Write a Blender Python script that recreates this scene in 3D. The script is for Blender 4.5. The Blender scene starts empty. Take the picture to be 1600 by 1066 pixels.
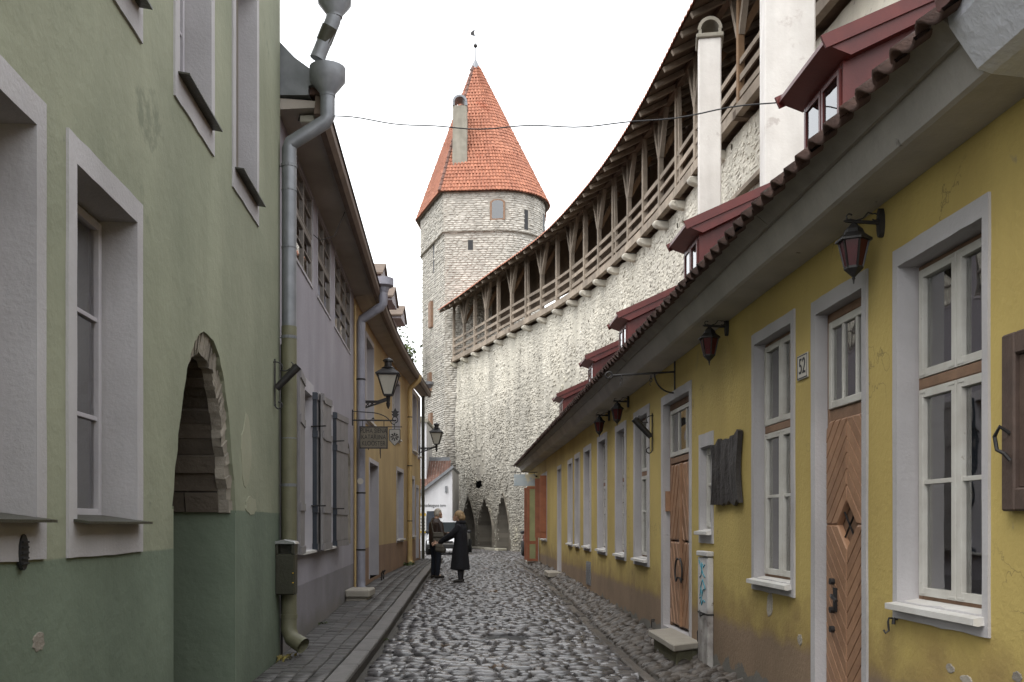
import bpy, bmesh, math, random
import numpy as np
from mathutils import Vector, Matrix, noise as mnoise
random.seed(7)
SC = bpy.context.scene
COL = SC.collection
EYE, HZ, CX, FP = 1.5, 820.0, 800.0, 1500.0      # eye height, lens data measured on the photograph

# ---------------------------------------------------------------- camera, sky, sun, exposure
cam = bpy.data.objects.new('camera', bpy.data.cameras.new('camera'))
COL.objects.link(cam)
cam.location = (0, 0, EYE)
cam.rotation_euler = (math.radians(90), 0, 0)
cam.data.sensor_width = 36
cam.data.lens = FP * 36 / 1600
cam.data.shift_y = (HZ - 533) / 1600
cam.data.clip_start = .05
cam.data.clip_end = 900
SC.camera = cam
SUN_EL, SUN_AZ = math.radians(52), math.radians(215)     # azimuth clockwise from +Y
world = bpy.data.worlds.new('World')
SC.world = world
world.use_nodes = True
wn, wl = world.node_tree.nodes, world.node_tree.links
wn.clear()
w_out = wn.new('ShaderNodeOutputWorld')
w_bg = wn.new('ShaderNodeBackground')
w_bg.inputs['Strength'].default_value = .12
w_sky = wn.new('ShaderNodeTexSky')
w_sky.sky_type = 'NISHITA'
w_sky.sun_disc = False
w_sky.sun_elevation = SUN_EL
w_sky.sun_rotation = SUN_AZ
w_sky.dust_density = 3
w_tc = wn.new('ShaderNodeTexCoord')
w_map = wn.new('ShaderNodeMapping')
w_map.inputs['Scale'].default_value = (1, 1, 2.2)
w_noise = wn.new('ShaderNodeTexNoise')
w_noise.inputs['Scale'].default_value = 2.2
w_noise.inputs['Detail'].default_value = 6
w_ramp = wn.new('ShaderNodeValToRGB')
w_ramp.color_ramp.elements[0].position = .3
w_ramp.color_ramp.elements[0].color = (9.6, 9.9, 10.3, 1)
w_ramp.color_ramp.elements[1].position = .7
w_ramp.color_ramp.elements[1].color = (11.2, 11.3, 11.3, 1)
w_mix = wn.new('ShaderNodeMix')
w_mix.data_type = 'RGBA'
w_mix.inputs[0].default_value = .93
wl.new(w_tc.outputs['Generated'], w_map.inputs[0])
wl.new(w_map.outputs[0], w_noise.inputs['Vector'])
wl.new(w_noise.outputs[0], w_ramp.inputs[0])
wl.new(w_sky.outputs[0], w_mix.inputs[6])
wl.new(w_ramp.outputs[0], w_mix.inputs[7])
wl.new(w_mix.outputs[2], w_bg.inputs['Color'])
wl.new(w_bg.outputs[0], w_out.inputs[0])
sun = bpy.data.objects.new('sun', bpy.data.lights.new('sun', 'SUN'))
COL.objects.link(sun)
sun.data.energy = .9
sun.data.angle = math.radians(35)
sun.data.color = (1, .96, .9)
_sd = Vector((math.sin(SUN_AZ) * math.cos(SUN_EL), math.cos(SUN_AZ) * math.cos(SUN_EL), math.sin(SUN_EL)))
sun.rotation_euler = (-_sd).to_track_quat('-Z', 'Y').to_euler()
SC.view_settings.view_transform = 'Standard'
SC.view_settings.look = 'None'
SC.view_settings.gamma = 1
SC.view_settings.use_curve_mapping = False
SC.view_settings.exposure = 0.92
SC.render.engine = 'CYCLES'
SC.cycles.max_bounces = 6
SC.cycles.diffuse_bounces = 4
SC.cycles.glossy_bounces = 3
SC.cycles.transmission_bounces = 4
SC.cycles.transparent_max_bounces = 8
SC.cycles.caustics_reflective = False
SC.cycles.caustics_refractive = False
SC.cycles.use_denoising = True

# ---------------------------------------------------------------- materials
def mat(name, c1, c2=None, scale=2.5, rough=.85, bump=.25, bscale=35, streak=0., rnd=0., metal=0., spec=.4,
        bands=None, speck=None, alpha=None, cracks=0., coat=0., patch=None, rough2=None):
    m = bpy.data.materials.new(name)
    m.use_nodes = True
    n, l = m.node_tree.nodes, m.node_tree.links
    b = n['Principled BSDF']
    geo = n.new('ShaderNodeNewGeometry')
    pos = geo.outputs['Position']
    def tex(sc, det=5, vec=pos, mp=None, rg=.55):
        if mp:
            q = n.new('ShaderNodeMapping'); q.inputs['Scale'].default_value = mp
            l.new(vec, q.inputs[0]); vec = q.outputs[0]
        t = n.new('ShaderNodeTexNoise'); t.inputs['Scale'].default_value = sc
        t.inputs['Detail'].default_value = det; t.inputs['Roughness'].default_value = rg
        l.new(vec, t.inputs['Vector']); return t.outputs[0]
    def rng(v, a, bb, c=0., d=1.):
        q = n.new('ShaderNodeMapRange'); q.inputs[1].default_value = a; q.inputs[2].default_value = bb
        q.inputs[3].default_value = c; q.inputs[4].default_value = d; l.new(v, q.inputs[0]); return q.outputs[0]
    def math_(op, a, bb):
        q = n.new('ShaderNodeMath'); q.operation = op
        for i, v in enumerate((a, bb)):
            if isinstance(v, (int, float)): q.inputs[i].default_value = v
            else: l.new(v, q.inputs[i])
        return q.outputs[0]
    def mix(f, a, bb, mode='MIX'):
        q = n.new('ShaderNodeMix'); q.data_type = 'RGBA'; q.blend_type = mode
        if isinstance(f, (int, float)): q.inputs[0].default_value = f
        else: l.new(f, q.inputs[0])
        for i, v in ((6, a), (7, bb)):
            if isinstance(v, tuple): q.inputs[i].default_value = (*v[:3], 1)
            else: l.new(v, q.inputs[i])
        return q.outputs[2]
    c2 = c2 or tuple(x * .8 for x in c1)
    col = mix(rng(tex(scale, 6), .32, .68), c1, c2)
    if bands:            # paint bands: (z level, colour, colour b, edge noise, edge softness, near-Y level or None, Y split)
        sx = n.new('ShaderNodeSeparateXYZ'); l.new(pos, sx.inputs[0])
        wob = tex(3.5, 6)
        for z, ca, cb, amp, soft, z2, ys in bands:
            zz = math_('ADD', sx.outputs[2], math_('MULTIPLY', math_('SUBTRACT', wob, .5), amp))
            if z2 is not None:
                zz = math_('ADD', zz, math_('MULTIPLY', math_('LESS_THAN', sx.outputs[1], ys), z - z2))
            f = rng(zz, z - soft, z + soft, 1, 0)
            col = mix(f, col, mix(rng(tex(scale * 1.3, 6), .35, .65), ca, cb))
    if streak:
        s = rng(tex(1.0, 6, mp=(1.9, 1.1, .28)), .33, .66, 1 - streak, 1.06)
        col = mix(1., col, n_rgb(n, l, s), 'MULTIPLY')
    if patch:            # blotches of another colour: (scale, threshold, colour)
        col = mix(rng(tex(patch[0], 8, rg=.65), patch[1], patch[1] + .05), col, patch[2])
    if speck:
        f = rng(tex(speck[0], 3), speck[1], speck[1] + .06)
        col = mix(f, col, speck[2])
    if cracks:
        v = n.new('ShaderNodeTexVoronoi'); v.feature = 'DISTANCE_TO_EDGE'; v.inputs['Scale'].default_value = .55
        wv = n.new('ShaderNodeVectorMath'); wv.operation = 'ADD'
        t = n.new('ShaderNodeTexNoise'); t.inputs['Scale'].default_value = 3.; t.inputs['Detail'].default_value = 6
        l.new(pos, t.inputs['Vector']); l.new(pos, wv.inputs[0]); l.new(t.outputs['Color'], wv.inputs[1])
        l.new(wv.outputs[0], v.inputs['Vector'])
        f = math_('MULTIPLY', rng(v.outputs[0], .0, .0035, cracks, 0), rng(tex(.9, 2), .5, .56))
        col = mix(f, col, (.05, .045, .035))
    if rnd:
        oi = n.new('ShaderNodeObjectInfo')
        r = math_('FRACT', math_('ADD', math_('MULTIPLY', geo.outputs['Random Per Island'], 7.31), math_('MULTIPLY', oi.outputs['Random'], 3.77)), 0)
        col = mix(1., col, n_rgb(n, l, rng(r, 0, 1, 1 - rnd, 1 + rnd)), 'MULTIPLY')
    l.new(col, b.inputs['Base Color'])
    if rough2 is not None:
        l.new(rng(tex(1.7, 4), .38, .62, rough, rough2), b.inputs['Roughness'])
    else:
        b.inputs['Roughness'].default_value = rough
    b.inputs['Metallic'].default_value = metal
    b.inputs['Specular IOR Level'].default_value = spec
    if coat:
        b.inputs['Coat Weight'].default_value = coat; b.inputs['Coat Roughness'].default_value = .12
    if bump:
        bp = n.new('ShaderNodeBump'); bp.inputs['Strength'].default_value = bump; bp.inputs['Distance'].default_value = .02
        l.new(tex(bscale, 7, rg=.62), bp.inputs['Height']); l.new(bp.outputs[0], b.inputs['Normal'])
    return m

def n_rgb(n, l, v):
    c = n.new('ShaderNodeCombineColor')
    for i in range(3): l.new(v, c.inputs[i])
    return c.outputs[0]

def glass_mat(name, tint, clear, rough=.02):
    m = bpy.data.materials.new(name); m.use_nodes = True
    n, l = m.node_tree.nodes, m.node_tree.links
    out = n['Material Output']; n.remove(n['Principled BSDF'])
    tr = n.new('ShaderNodeBsdfTransparent'); tr.inputs[0].default_value = (*tint, 1)
    gl = n.new('ShaderNodeBsdfGlossy'); gl.inputs['Roughness'].default_value = rough; gl.inputs['Color'].default_value = (.95, .95, .95, 1)
    fr = n.new('ShaderNodeFresnel'); fr.inputs[0].default_value = 1.6
    t = n.new('ShaderNodeTexNoise'); t.inputs['Scale'].default_value = 2.2
    g = n.new('ShaderNodeNewGeometry'); l.new(g.outputs['Position'], t.inputs['Vector'])
    bp = n.new('ShaderNodeBump'); bp.inputs['Strength'].default_value = .12; bp.inputs['Distance'].default_value = .03
    l.new(t.outputs[0], bp.inputs['Height']); l.new(bp.outputs[0], gl.inputs['Normal']); 
    mx = n.new('ShaderNodeMixShader')
    ad = n.new('ShaderNodeMath'); ad.operation = 'ADD'; ad.inputs[1].default_value = 1 - clear; ad.use_clamp = True
    l.new(fr.outputs[0], ad.inputs[0]); l.new(ad.outputs[0], mx.inputs[0])
    l.new(tr.outputs[0], mx.inputs[1]); l.new(gl.outputs[0], mx.inputs[2]); l.new(mx.outputs[0], out.inputs[0])
    return m

MT = {}
def setup_materials():
    A = MT
    A['green'] = mat('green_plaster', (.305, .318, .228), (.225, .242, .17), .8, streak=.12, bump=.5, bscale=9,
                     bands=[(1.62, (.165, .205, .15), (.125, .158, .115), .012, .006, 1.345, 6.4)], speck=(9, .74, (.2, .21, .16)), patch=(1.1, .64, (.19, .205, .145)))
    A['lilac'] = mat('lilac_plaster', (.37, .35, .39), (.31, .295, .33), 1.0, streak=.14, bump=.3, bscale=25,
                     bands=[(.76, (.25, .235, .255), (.2, .19, .2), .02, .008, None, 0), (.28, (.17, .16, .15), (.22, .2, .19), .35, .12, None, 0)])
    A['ochre'] = mat('ochre_plaster', (.49, .365, .185), (.42, .31, .16), 1.0, streak=.16, bump=.25, bscale=25,
                     bands=[(1.0, (.3, .19, .12), (.25, .16, .105), .01, .005, None, 0)])
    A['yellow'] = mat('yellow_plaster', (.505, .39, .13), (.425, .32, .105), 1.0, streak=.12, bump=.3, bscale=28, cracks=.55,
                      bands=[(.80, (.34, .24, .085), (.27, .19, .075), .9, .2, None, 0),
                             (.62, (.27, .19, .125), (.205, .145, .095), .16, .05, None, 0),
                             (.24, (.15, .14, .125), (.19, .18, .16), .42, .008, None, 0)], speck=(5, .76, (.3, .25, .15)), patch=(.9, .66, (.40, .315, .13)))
    A['trim'] = mat('painted_plaster_trim', (.49, .475, .485), (.40, .385, .39), 1.6, streak=.16, bump=.25, bscale=40, speck=(14, .73, (.3, .28, .27)))
    A['trim_w'] = mat('pale_plaster_trim', (.5, .48, .5), (.42, .4, .43), 2.2, streak=.14, bump=.2, bscale=40)
    A['white_wood'] = mat('white_window_paint', (.60, .59, .55), (.48, .46, .42), 5, rough=.55, bump=.12, bscale=60, speck=(25, .70, (.3, .25, .2)))
    A['old_white_wood'] = mat('weathered_window_paint', (.55, .53, .5), (.42, .4, .37), 6, rough=.7, bump=.2, bscale=60, speck=(14, .62, (.14, .11, .09)))
    A['dull_frame'] = mat('weathered_grey_brown_frame', (.27, .245, .225), (.2, .175, .155), 6, rough=.7, bump=.2)
    A['sill'] = mat('white_sill', (.66, .65, .63), (.55, .53, .5), 5, rough=.6, bump=.15, speck=(12, .72, (.35, .32, .28)))
    A['brown_wood'] = mat('brown_frame_wood', (.27, .165, .105), (.19, .115, .075), 8, rough=.7, bump=.2, bscale=50)
    A['door_wood'] = mat('tan_door_wood', (.35, .20, .118), (.27, .15, .088), 9, rough=.5, bump=.15, bscale=45, streak=.1, rnd=.14)
    A['dark_wood'] = mat('dark_hatch_wood', (.105, .07, .055), (.07, .047, .038), 8, rough=.65, bump=.3, bscale=40, rnd=.12)
    A['orange_wood'] = mat('orange_door_paint', (.31, .115, .06), (.24, .09, .05), 6, rough=.6, bump=.1)
    A['green_pane'] = mat('green_door_panel', (.30, .31, .16), (.24, .25, .13), 5, rough=.6)
    A['grey_door'] = mat('grey_door_paint', (.36, .33, .34), (.28, .26, .27), 5, rough=.7)
    A['shutter'] = mat('grey_shutter_paint', (.25, .235, .235), (.2, .19, .19), 5, rough=.6, bump=.15, speck=(8, .7, (.13, .12, .12)))
    A['dark_blue'] = mat('dark_blue_paint', (.03, .038, .052), (.022, .028, .04), 5, rough=.5)
    A['iron'] = mat('black_iron', (.016, .016, .018), (.028, .024, .022), 20, rough=.5, bump=.15, bscale=80)
    A['zinc'] = mat('zinc_sheet', (.25, .26, .275), (.18, .19, .205), 6, rough=.42, metal=.25, bump=.08, bscale=18, streak=.15)
    A['lilac_pipe'] = mat('lilac_pipe_paint', (.31, .31, .36), (.25, .25, .29), 5, rough=.5)
    A['olive_pipe'] = mat('olive_pipe_paint', (.165, .16, .10), (.13, .125, .08), 5, rough=.5)
    A['ochre_pipe'] = mat('ochre_pipe_paint', (.52, .38, .17), (.45, .32, .15), 5, rough=.55)
    A['bin'] = mat('dark_green_bin_paint', (.045, .045, .03), (.035, .033, .022), 5, rough=.4)
    A['steel'] = mat('brushed_steel', (.5, .5, .5), (.4, .4, .4), 20, rough=.3, metal=.9)
    A['soffit'] = mat('cream_soffit', (.42, .375, .33), (.35, .31, .27), 2, rough=.8, bump=.15, streak=.1)
    A['eave'] = mat('brown_eave_board', (.16, .115, .085), (.11, .08, .06), 5, rough=.7, bump=.2)
    A['cornice'] = mat('grey_cornice_plaster', (.52, .495, .46), (.43, .41, .385), 2.2, bump=.3, bscale=20, streak=.14, speck=(7, .72, (.17, .155, .14)))
    A['cornice_w'] = mat('whitewashed_cornice', (.76, .78, .84), (.68, .70, .77), 2.2, bump=.5, bscale=14)
    A['fascia'] = mat('grey_fascia_board', (.34, .32, .295), (.26, .245, .225), 4, rough=.8, bump=.3, bscale=30)
    A['red'] = mat('red_sheet_metal', (.125, .023, .018), (.09, .017, .015), 5, rough=.4, bump=.08, streak=.12)
    A['red_brown'] = mat('red_brown_board', (.15, .065, .055), (.1, .045, .04), 5, rough=.6, bump=.2)
    A['dark_tile'] = mat('old_roof_tile', (.13, .075, .06), (.085, .055, .048), 7, rough=.8, bump=.4, bscale=40, rnd=.25, speck=(12, .66, (.15, .14, .12)))
    A['tile'] = mat('orange_roof_tile', (.42, .18, .11), (.33, .135, .085), 1.2, rough=.75, bump=.2, bscale=30, rnd=.20, patch=(.8, .62, (.33, .11, .062)))
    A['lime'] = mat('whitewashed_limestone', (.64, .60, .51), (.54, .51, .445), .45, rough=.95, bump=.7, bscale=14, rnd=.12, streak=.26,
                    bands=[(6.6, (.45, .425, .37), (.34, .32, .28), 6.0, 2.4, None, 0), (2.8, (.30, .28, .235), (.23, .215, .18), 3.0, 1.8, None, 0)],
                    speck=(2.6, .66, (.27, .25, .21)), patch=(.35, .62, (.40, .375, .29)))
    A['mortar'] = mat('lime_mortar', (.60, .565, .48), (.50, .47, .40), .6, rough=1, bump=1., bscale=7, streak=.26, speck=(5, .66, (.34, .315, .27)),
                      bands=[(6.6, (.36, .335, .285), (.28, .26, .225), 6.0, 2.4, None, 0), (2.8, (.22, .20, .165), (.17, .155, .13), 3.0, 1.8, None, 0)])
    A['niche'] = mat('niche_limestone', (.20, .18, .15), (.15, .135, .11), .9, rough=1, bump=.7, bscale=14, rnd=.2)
    A['ashlar'] = mat('tower_limestone', (.56, .53, .475), (.48, .455, .405), .6, rough=.9, bump=.4, bscale=22, rnd=.16,
                      bands=[(5.6, (.30, .28, .24), (.2, .185, .16), 4.5, 2.2, None, 0)], speck=(6, .70, (.26, .24, .2)), patch=(.45, .63, (.37, .345, .30)), streak=.2)
    A['ashlar_joint'] = mat('tower_joint', (.42, .39, .34), (.34, .315, .275), .8, rough=1, bump=.5,
                            bands=[(5.6, (.16, .15, .13), (.11, .1, .09), 4.5, 2.2, None, 0)])
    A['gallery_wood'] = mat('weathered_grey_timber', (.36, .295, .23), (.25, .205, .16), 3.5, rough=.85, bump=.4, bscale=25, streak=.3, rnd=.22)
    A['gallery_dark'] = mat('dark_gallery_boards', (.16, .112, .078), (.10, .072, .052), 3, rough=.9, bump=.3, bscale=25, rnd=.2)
    A['fresh_wood'] = mat('brown_timber', (.27, .165, .09), (.2, .12, .065), 3.5, rough=.8, bump=.3, bscale=25, streak=.25, rnd=.15)
    A['chimney'] = mat('white_chimney_plaster', (.70, .675, .64), (.60, .57, .535), 1.6, bump=.35, bscale=12, streak=.12, patch=(1.4, .60, (.5, .46, .43)))
    A['grey_chimney'] = mat('grey_chimney_plaster', (.30, .28, .23), (.235, .215, .175), 3, bump=.4, bscale=20, streak=.2)
    A['white_wall'] = mat('white_wall_paint', (.66, .66, .68), (.58, .58, .6), 1.5, bump=.2, streak=.12)
    A['brown_tile'] = mat('brown_roof_tile', (.17, .09, .07), (.125, .07, .055), 5, rough=.8, bump=.3, rnd=.2)
    A['cobble'] = mat('wet_cobble', (.125, .117, .115), (.078, .074, .078), 5, rough=.20, rough2=.42, bump=.12, bscale=22, rnd=.5, spec=.5, coat=.25, patch=(1.6, .62, (.10, .07, .05)))
    A['bank'] = mat('damp_bank_cobble', (.10, .085, .072), (.06, .051, .044), 6, rough=.34, rough2=.55, bump=.45, bscale=40, rnd=.4, spec=.45)
    A['grit'] = mat('wet_grit', (.045, .04, .034), (.062, .054, .043), 9, rough=.55, bump=.8, bscale=90)
    A['paver'] = mat('grey_paver', (.105, .10, .096), (.075, .072, .07), 2.5, rough=.36, rough2=.6, bump=.3, bscale=60, rnd=.12)
    A['kerb'] = mat('granite_kerb', (.165, .155, .148), (.12, .113, .108), 6, rough=.6, bump=.35, bscale=70, rnd=.12)
    A['kerb_dark'] = mat('dark_kerb_face', (.055, .047, .038), (.038, .033, .028), 6, rough=.6, bump=.5, bscale=50, rnd=.2)
    A['step'] = mat('limestone_step', (.36, .33, .28), (.29, .265, .225), 5, rough=.75, bump=.3)
    A['step_base'] = mat('mossy_step_base', (.16, .15, .09), (.11, .105, .07), 6, rough=.9, bump=.5)
    A['ground'] = mat('ground_earth', (.06, .055, .045), (.045, .042, .036), 3, rough=.95, bump=.5)
    A['room'] = mat('dim_room_paint', (.30, .27, .23), (.25, .22, .19), 2, rough=.9, bump=0)
    A['curtain'] = mat('grey_curtain', (.78, .76, .74), (.68, .66, .65), 3, rough=.9, bump=0)
    A['glass'] = glass_mat('window_glass', (.85, .88, .88), .76)
    A['green_house_glass'] = glass_mat('dusty_window_glass', (.85, .88, .88), .74)
    A['mirror_glass'] = glass_mat('old_wavy_glass', (.5, .52, .52), .62)
    A['dark_glass'] = glass_mat('dark_glass', (.25, .27, .28), .88)
    A['lamp_glass'] = mat('frosted_lamp_glass', (.52, .5, .43), (.44, .42, .36), 5, rough=.3, bump=0)
    A['red_glass'] = mat('red_lamp_glass', (.075, .012, .014), (.05, .008, .01), 8, rough=.25, bump=0)
    A['bronze'] = mat('dark_bronze', (.062, .057, .056), (.04, .036, .036), 5, rough=.5, metal=.35, bump=.6, bscale=18, streak=.25)
    A['sign_board'] = mat('weathered_sign', (.20, .175, .13), (.14, .12, .09), 8, rough=.7, bump=.2)
    A['sign_text'] = mat('sign_letters', (.035, .03, .025), None, rough=.6, bump=0)
    A['shield'] = mat('shield_plate', (.36, .34, .30), (.28, .26, .23), 8, rough=.6)
    A['blue_sign'] = mat('faded_blue_sign', (.36, .43, .48), (.46, .50, .51), 2, rough=.6, patch=(3.5, .54, (.60, .56, .42)))
    A['plate'] = mat('enamel_plate', (.55, .52, .46), (.48, .45, .4), 6, rough=.4, bump=.05)
    A['ink'] = mat('black_lettering', (.03, .03, .035), None, rough=.6, bump=0)
    A['text_grey'] = mat('grey_lettering', (.12, .12, .14), None, rough=.7, bump=0)
    A['teal'] = mat('teal_spray_paint', (.03, .25, .33), None, rough=.6, bump=0)
    A['poster_y'] = mat('yellow_poster', (.65, .42, .04), None, rough=.6, bump=0)
    A['poster_w'] = mat('white_poster', (.7, .69, .66), None, rough=.6, bump=0)
    A['meter'] = mat('peeling_white_paint', (.58, .57, .56), (.47, .46, .46), 5, rough=.7, bump=.3, bands=[(.66, (.42, .4, .38), (.2, .18, .17), .3, .05, None, 0)], speck=(10, .64, (.16, .13, .12)))
    A['skin'] = mat('skin', (.50, .31, .22), (.46, .28, .2), 20, rough=.55, bump=0)
    A['hair_grey'] = mat('grey_hair', (.46, .42, .36), (.38, .34, .28), 30, rough=.7, bump=.5, bscale=120)
    A['hair_blond'] = mat('blond_hair', (.33, .23, .12), (.22, .14, .07), 30, rough=.6, bump=.5, bscale=120)
    A['leather'] = mat('brown_leather', (.042, .027, .022), (.03, .02, .017), 14, rough=.45, bump=.25, bscale=60)
    A['trousers'] = mat('dark_trousers', (.014, .017, .026), (.01, .012, .02), 12, rough=.9, bump=.2)
    A['coat'] = mat('black_wool_coat', (.014, .014, .018), (.01, .01, .013), 12, rough=.95, bump=.3, bscale=50)
    A['stocking'] = mat('dark_stockings', (.045, .042, .05), None, rough=.8, bump=0)
    A['bag'] = mat('olive_bag_cloth', (.085, .075, .058), (.065, .057, .045), 20, rough=.8, bump=.3, bscale=80)
    A['shoe'] = mat('dark_shoe', (.03, .025, .022), None, rough=.5, bump=0)
    A['silver'] = mat('silver_car_paint', (.55, .56, .58), (.52, .53, .55), 2, rough=.3, metal=.3, bump=0, coat=.6)
    A['car_red'] = mat('dark_red_car_paint', (.17, .03, .025), (.15, .026, .022), 2, rough=.3, bump=0, coat=.6)
    A['tyre'] = mat('tyre_rubber', (.016, .016, .016), None, rough=.85, bump=.1)
    A['car_glass'] = mat('car_window', (.018, .022, .024), None, rough=.12, bump=0, spec=.02)
    A['plastic'] = mat('black_plastic', (.025, .025, .027), None, rough=.6, bump=0)
    A['headlight'] = mat('headlight_lens', (.5, .5, .52), None, rough=.15, bump=0)
    A['leaf'] = mat('green_leaf', (.075, .10, .028), (.05, .07, .02), 6, rough=.6, bump=0, rnd=.35)
    A['leaf_y'] = mat('yellowing_leaf', (.24, .19, .05), (.17, .14, .04), 6, rough=.6, bump=0, rnd=.3)
    A['bark'] = mat('bark', (.1, .08, .06), None, rough=.9)
    A['green_patch'] = mat('newer_green_plaster', (.33, .33, .24), (.29, .295, .21), 3, bump=.2)
    A['rough_stone'] = mat('broken_limestone', (.36, .325, .27), (.25, .225, .19), 3, rough=.95, bump=.8, bscale=22, rnd=.2)
    A['niche_stone'] = mat('dark_niche_stone', (.115, .095, .075), (.075, .062, .05), 3, rough=.95, bump=.7, bscale=20, rnd=.22)  # much darker tone for the vault and jamb stones
    A['camera_box'] = mat('beige_lamp_housing', (.38, .36, .3), None, rough=.5, bump=0)
    A['cover'] = mat('cast_iron_cover', (.07, .068, .066), (.05, .05, .05), 9, rough=.5, bump=.5, bscale=60)
setup_materials()

# ---------------------------------------------------------------- mesh building
class MB:
    def __init__(s): s.v = []; s.f = []; s.m = []
    def face(s, pts, mi=0):
        i = len(s.v); s.v += [tuple(p) for p in pts]; s.f.append(tuple(range(i, i + len(pts)))); s.m.append(mi); return s
    def box(s, x0, x1, y0, y1, z0, z1, mi=0):
        i = len(s.v)
        s.v += [(x, y, z) for z in (z0, z1) for y in (y0, y1) for x in (x0, x1)]
        for q in ((0, 2, 3, 1), (4, 5, 7, 6), (0, 1, 5, 4), (2, 6, 7, 3), (0, 4, 6, 2), (1, 3, 7, 5)):
            s.f.append(tuple(i + k for k in q)); s.m.append(mi)
        return s
    def beam(s, p, q, w, h, up=(0, 0, 1), mi=0):
        p, q, up = Vector(p), Vector(q), Vector(up)
        d = (q - p).normalized()
        a = d.cross(up)
        if a.length < 1e-4: a = d.cross(Vector((1, 0, 0)))
        a.normalize(); b = a.cross(d).normalized()
        i = len(s.v)
        for c in (p, q):
            for e, g in ((-1, -1), (1, -1), (1, 1), (-1, 1)): s.v.append(tuple(c + a * (e * w / 2) + b * (g * h / 2)))
        for k in ((3, 2, 1, 0), (4, 5, 6, 7), (0, 1, 5, 4), (1, 2, 6, 5), (2, 3, 7, 6), (3, 0, 4, 7)):
            s.f.append(tuple(i + t for t in k)); s.m.append(mi)
        return s
    def tube(s, pts, r, n=8, cap=True, mi=0):
        pts = [Vector(p) for p in pts]; rs = r if isinstance(r, (list, tuple)) else [r] * len(pts)
        i = len(s.v); prev = None
        for k, p in enumerate(pts):
            d = (pts[min(k + 1, len(pts) - 1)] - pts[max(k - 1, 0)])
            d = d.normalized() if d.length > 1e-9 else Vector((0, 0, 1))
            if prev is None:
                a = d.cross(Vector((0, 0, 1)))
                if a.length < 1e-3: a = d.cross(Vector((1, 0, 0)))
            else: a = prev - d * prev.dot(d)
            if a.length < 1e-6: a = d.orthogonal()
            a.normalize(); b = d.cross(a); prev = a
            for j in range(n):
                t = 2 * math.pi * j / n
                s.v.append(tuple(p + (a * math.cos(t) + b * math.sin(t)) * rs[k]))
        for k in range(len(pts) - 1):
            for j in range(n):
                s.f.append((i + k * n + j, i + k * n + (j + 1) % n, i + (k + 1) * n + (j + 1) % n, i + (k + 1) * n + j)); s.m.append(mi)
        if cap:
            s.f.append(tuple(i + j for j in range(n))[::-1]); s.m.append(mi)
            e = i + (len(pts) - 1) * n; s.f.append(tuple(e + j for j in range(n))); s.m.append(mi)
        return s
    def lathe(s, c, prof, n=12, mi=0, rot=0., sq=None):
        i = len(s.v); c = Vector(c)
        for r, z in prof:
            for j in range(n):
                t = 2 * math.pi * j / n + rot
                s.v.append((c.x + r * math.cos(t), c.y + r * math.sin(t), c.z + z))
        for k in range(len(prof) - 1):
            for j in range(n):
                s.f.append((i + k * n + j, i + k * n + (j + 1) % n, i + (k + 1) * n + (j + 1) % n, i + (k + 1) * n + j)); s.m.append(mi)
        s.f.append(tuple(i + j for j in range(n))[::-1]); s.m.append(mi)
        e = i + (len(prof) - 1) * n; s.f.append(tuple(e + j for j in range(n))); s.m.append(mi)
        return s
    def ell(s, c, r, nu=12, nv=8, mi=0):
        c = Vector(c); i = len(s.v)
        for k in range(1, nv):
            ph = math.pi * k / nv
            for j in range(nu):
                t = 2 * math.pi * j / nu
                s.v.append((c.x + r[0] * math.sin(ph) * math.cos(t), c.y + r[1] * math.sin(ph) * math.sin(t), c.z + r[2] * math.cos(ph)))
        top = len(s.v); s.v.append((c.x, c.y, c.z + r[2])); s.v.append((c.x, c.y, c.z - r[2]))
        for j in range(nu):
            j2 = (j + 1) % nu
            s.f.append((top, i + j, i + j2)); s.m.append(mi)
            e = i + (nv - 2) * nu
            s.f.append((top + 1, e + j2, e + j)); s.m.append(mi)
            for k in range(nv - 2):
                s.f.append((i + k * nu + j, i + (k + 1) * nu + j, i + (k + 1) * nu + j2, i + k * nu + j2)); s.m.append(mi)
        return s
    def prism(s, poly, y0, y1, mi=0, inset=0., mp=None):
        """poly in (x, z); extruded from y0 (back) to y1 (front)."""
        mp = mp or (lambda x, y, z: (x, y, z))
        n = len(poly); i = len(s.v)
        cx = sum(p[0] for p in poly) / n; cz = sum(p[1] for p in poly) / n
        s.v += [mp(x, y0, z) for x, z in poly]
        if inset:
            s.v += [mp(x, y1 - inset * .7, z) for x, z in poly]
            q = []
            for x, z in poly:
                d = math.hypot(x - cx, z - cz) or 1
                k = max(0, 1 - inset / d * 1.0); q.append((cx + (x - cx) * k, cz + (z - cz) * k))
            s.v += [mp(x, y1, z) for x, z in q]; L = 3
        else:
            s.v += [mp(x, y1, z) for x, z in poly]; L = 2
        for k in range(L - 1):
            for j in range(n):
                j2 = (j + 1) % n
                s.f.append((i + k * n + j, i + k * n + j2, i + (k + 1) * n + j2, i + (k + 1) * n + j)); s.m.append(mi)
        s.f.append(tuple(i + j for j in range(n))[::-1]); s.m.append(mi)
        s.f.append(tuple(i + (L - 1) * n + j for j in range(n))); s.m.append(mi)
        return s
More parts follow.
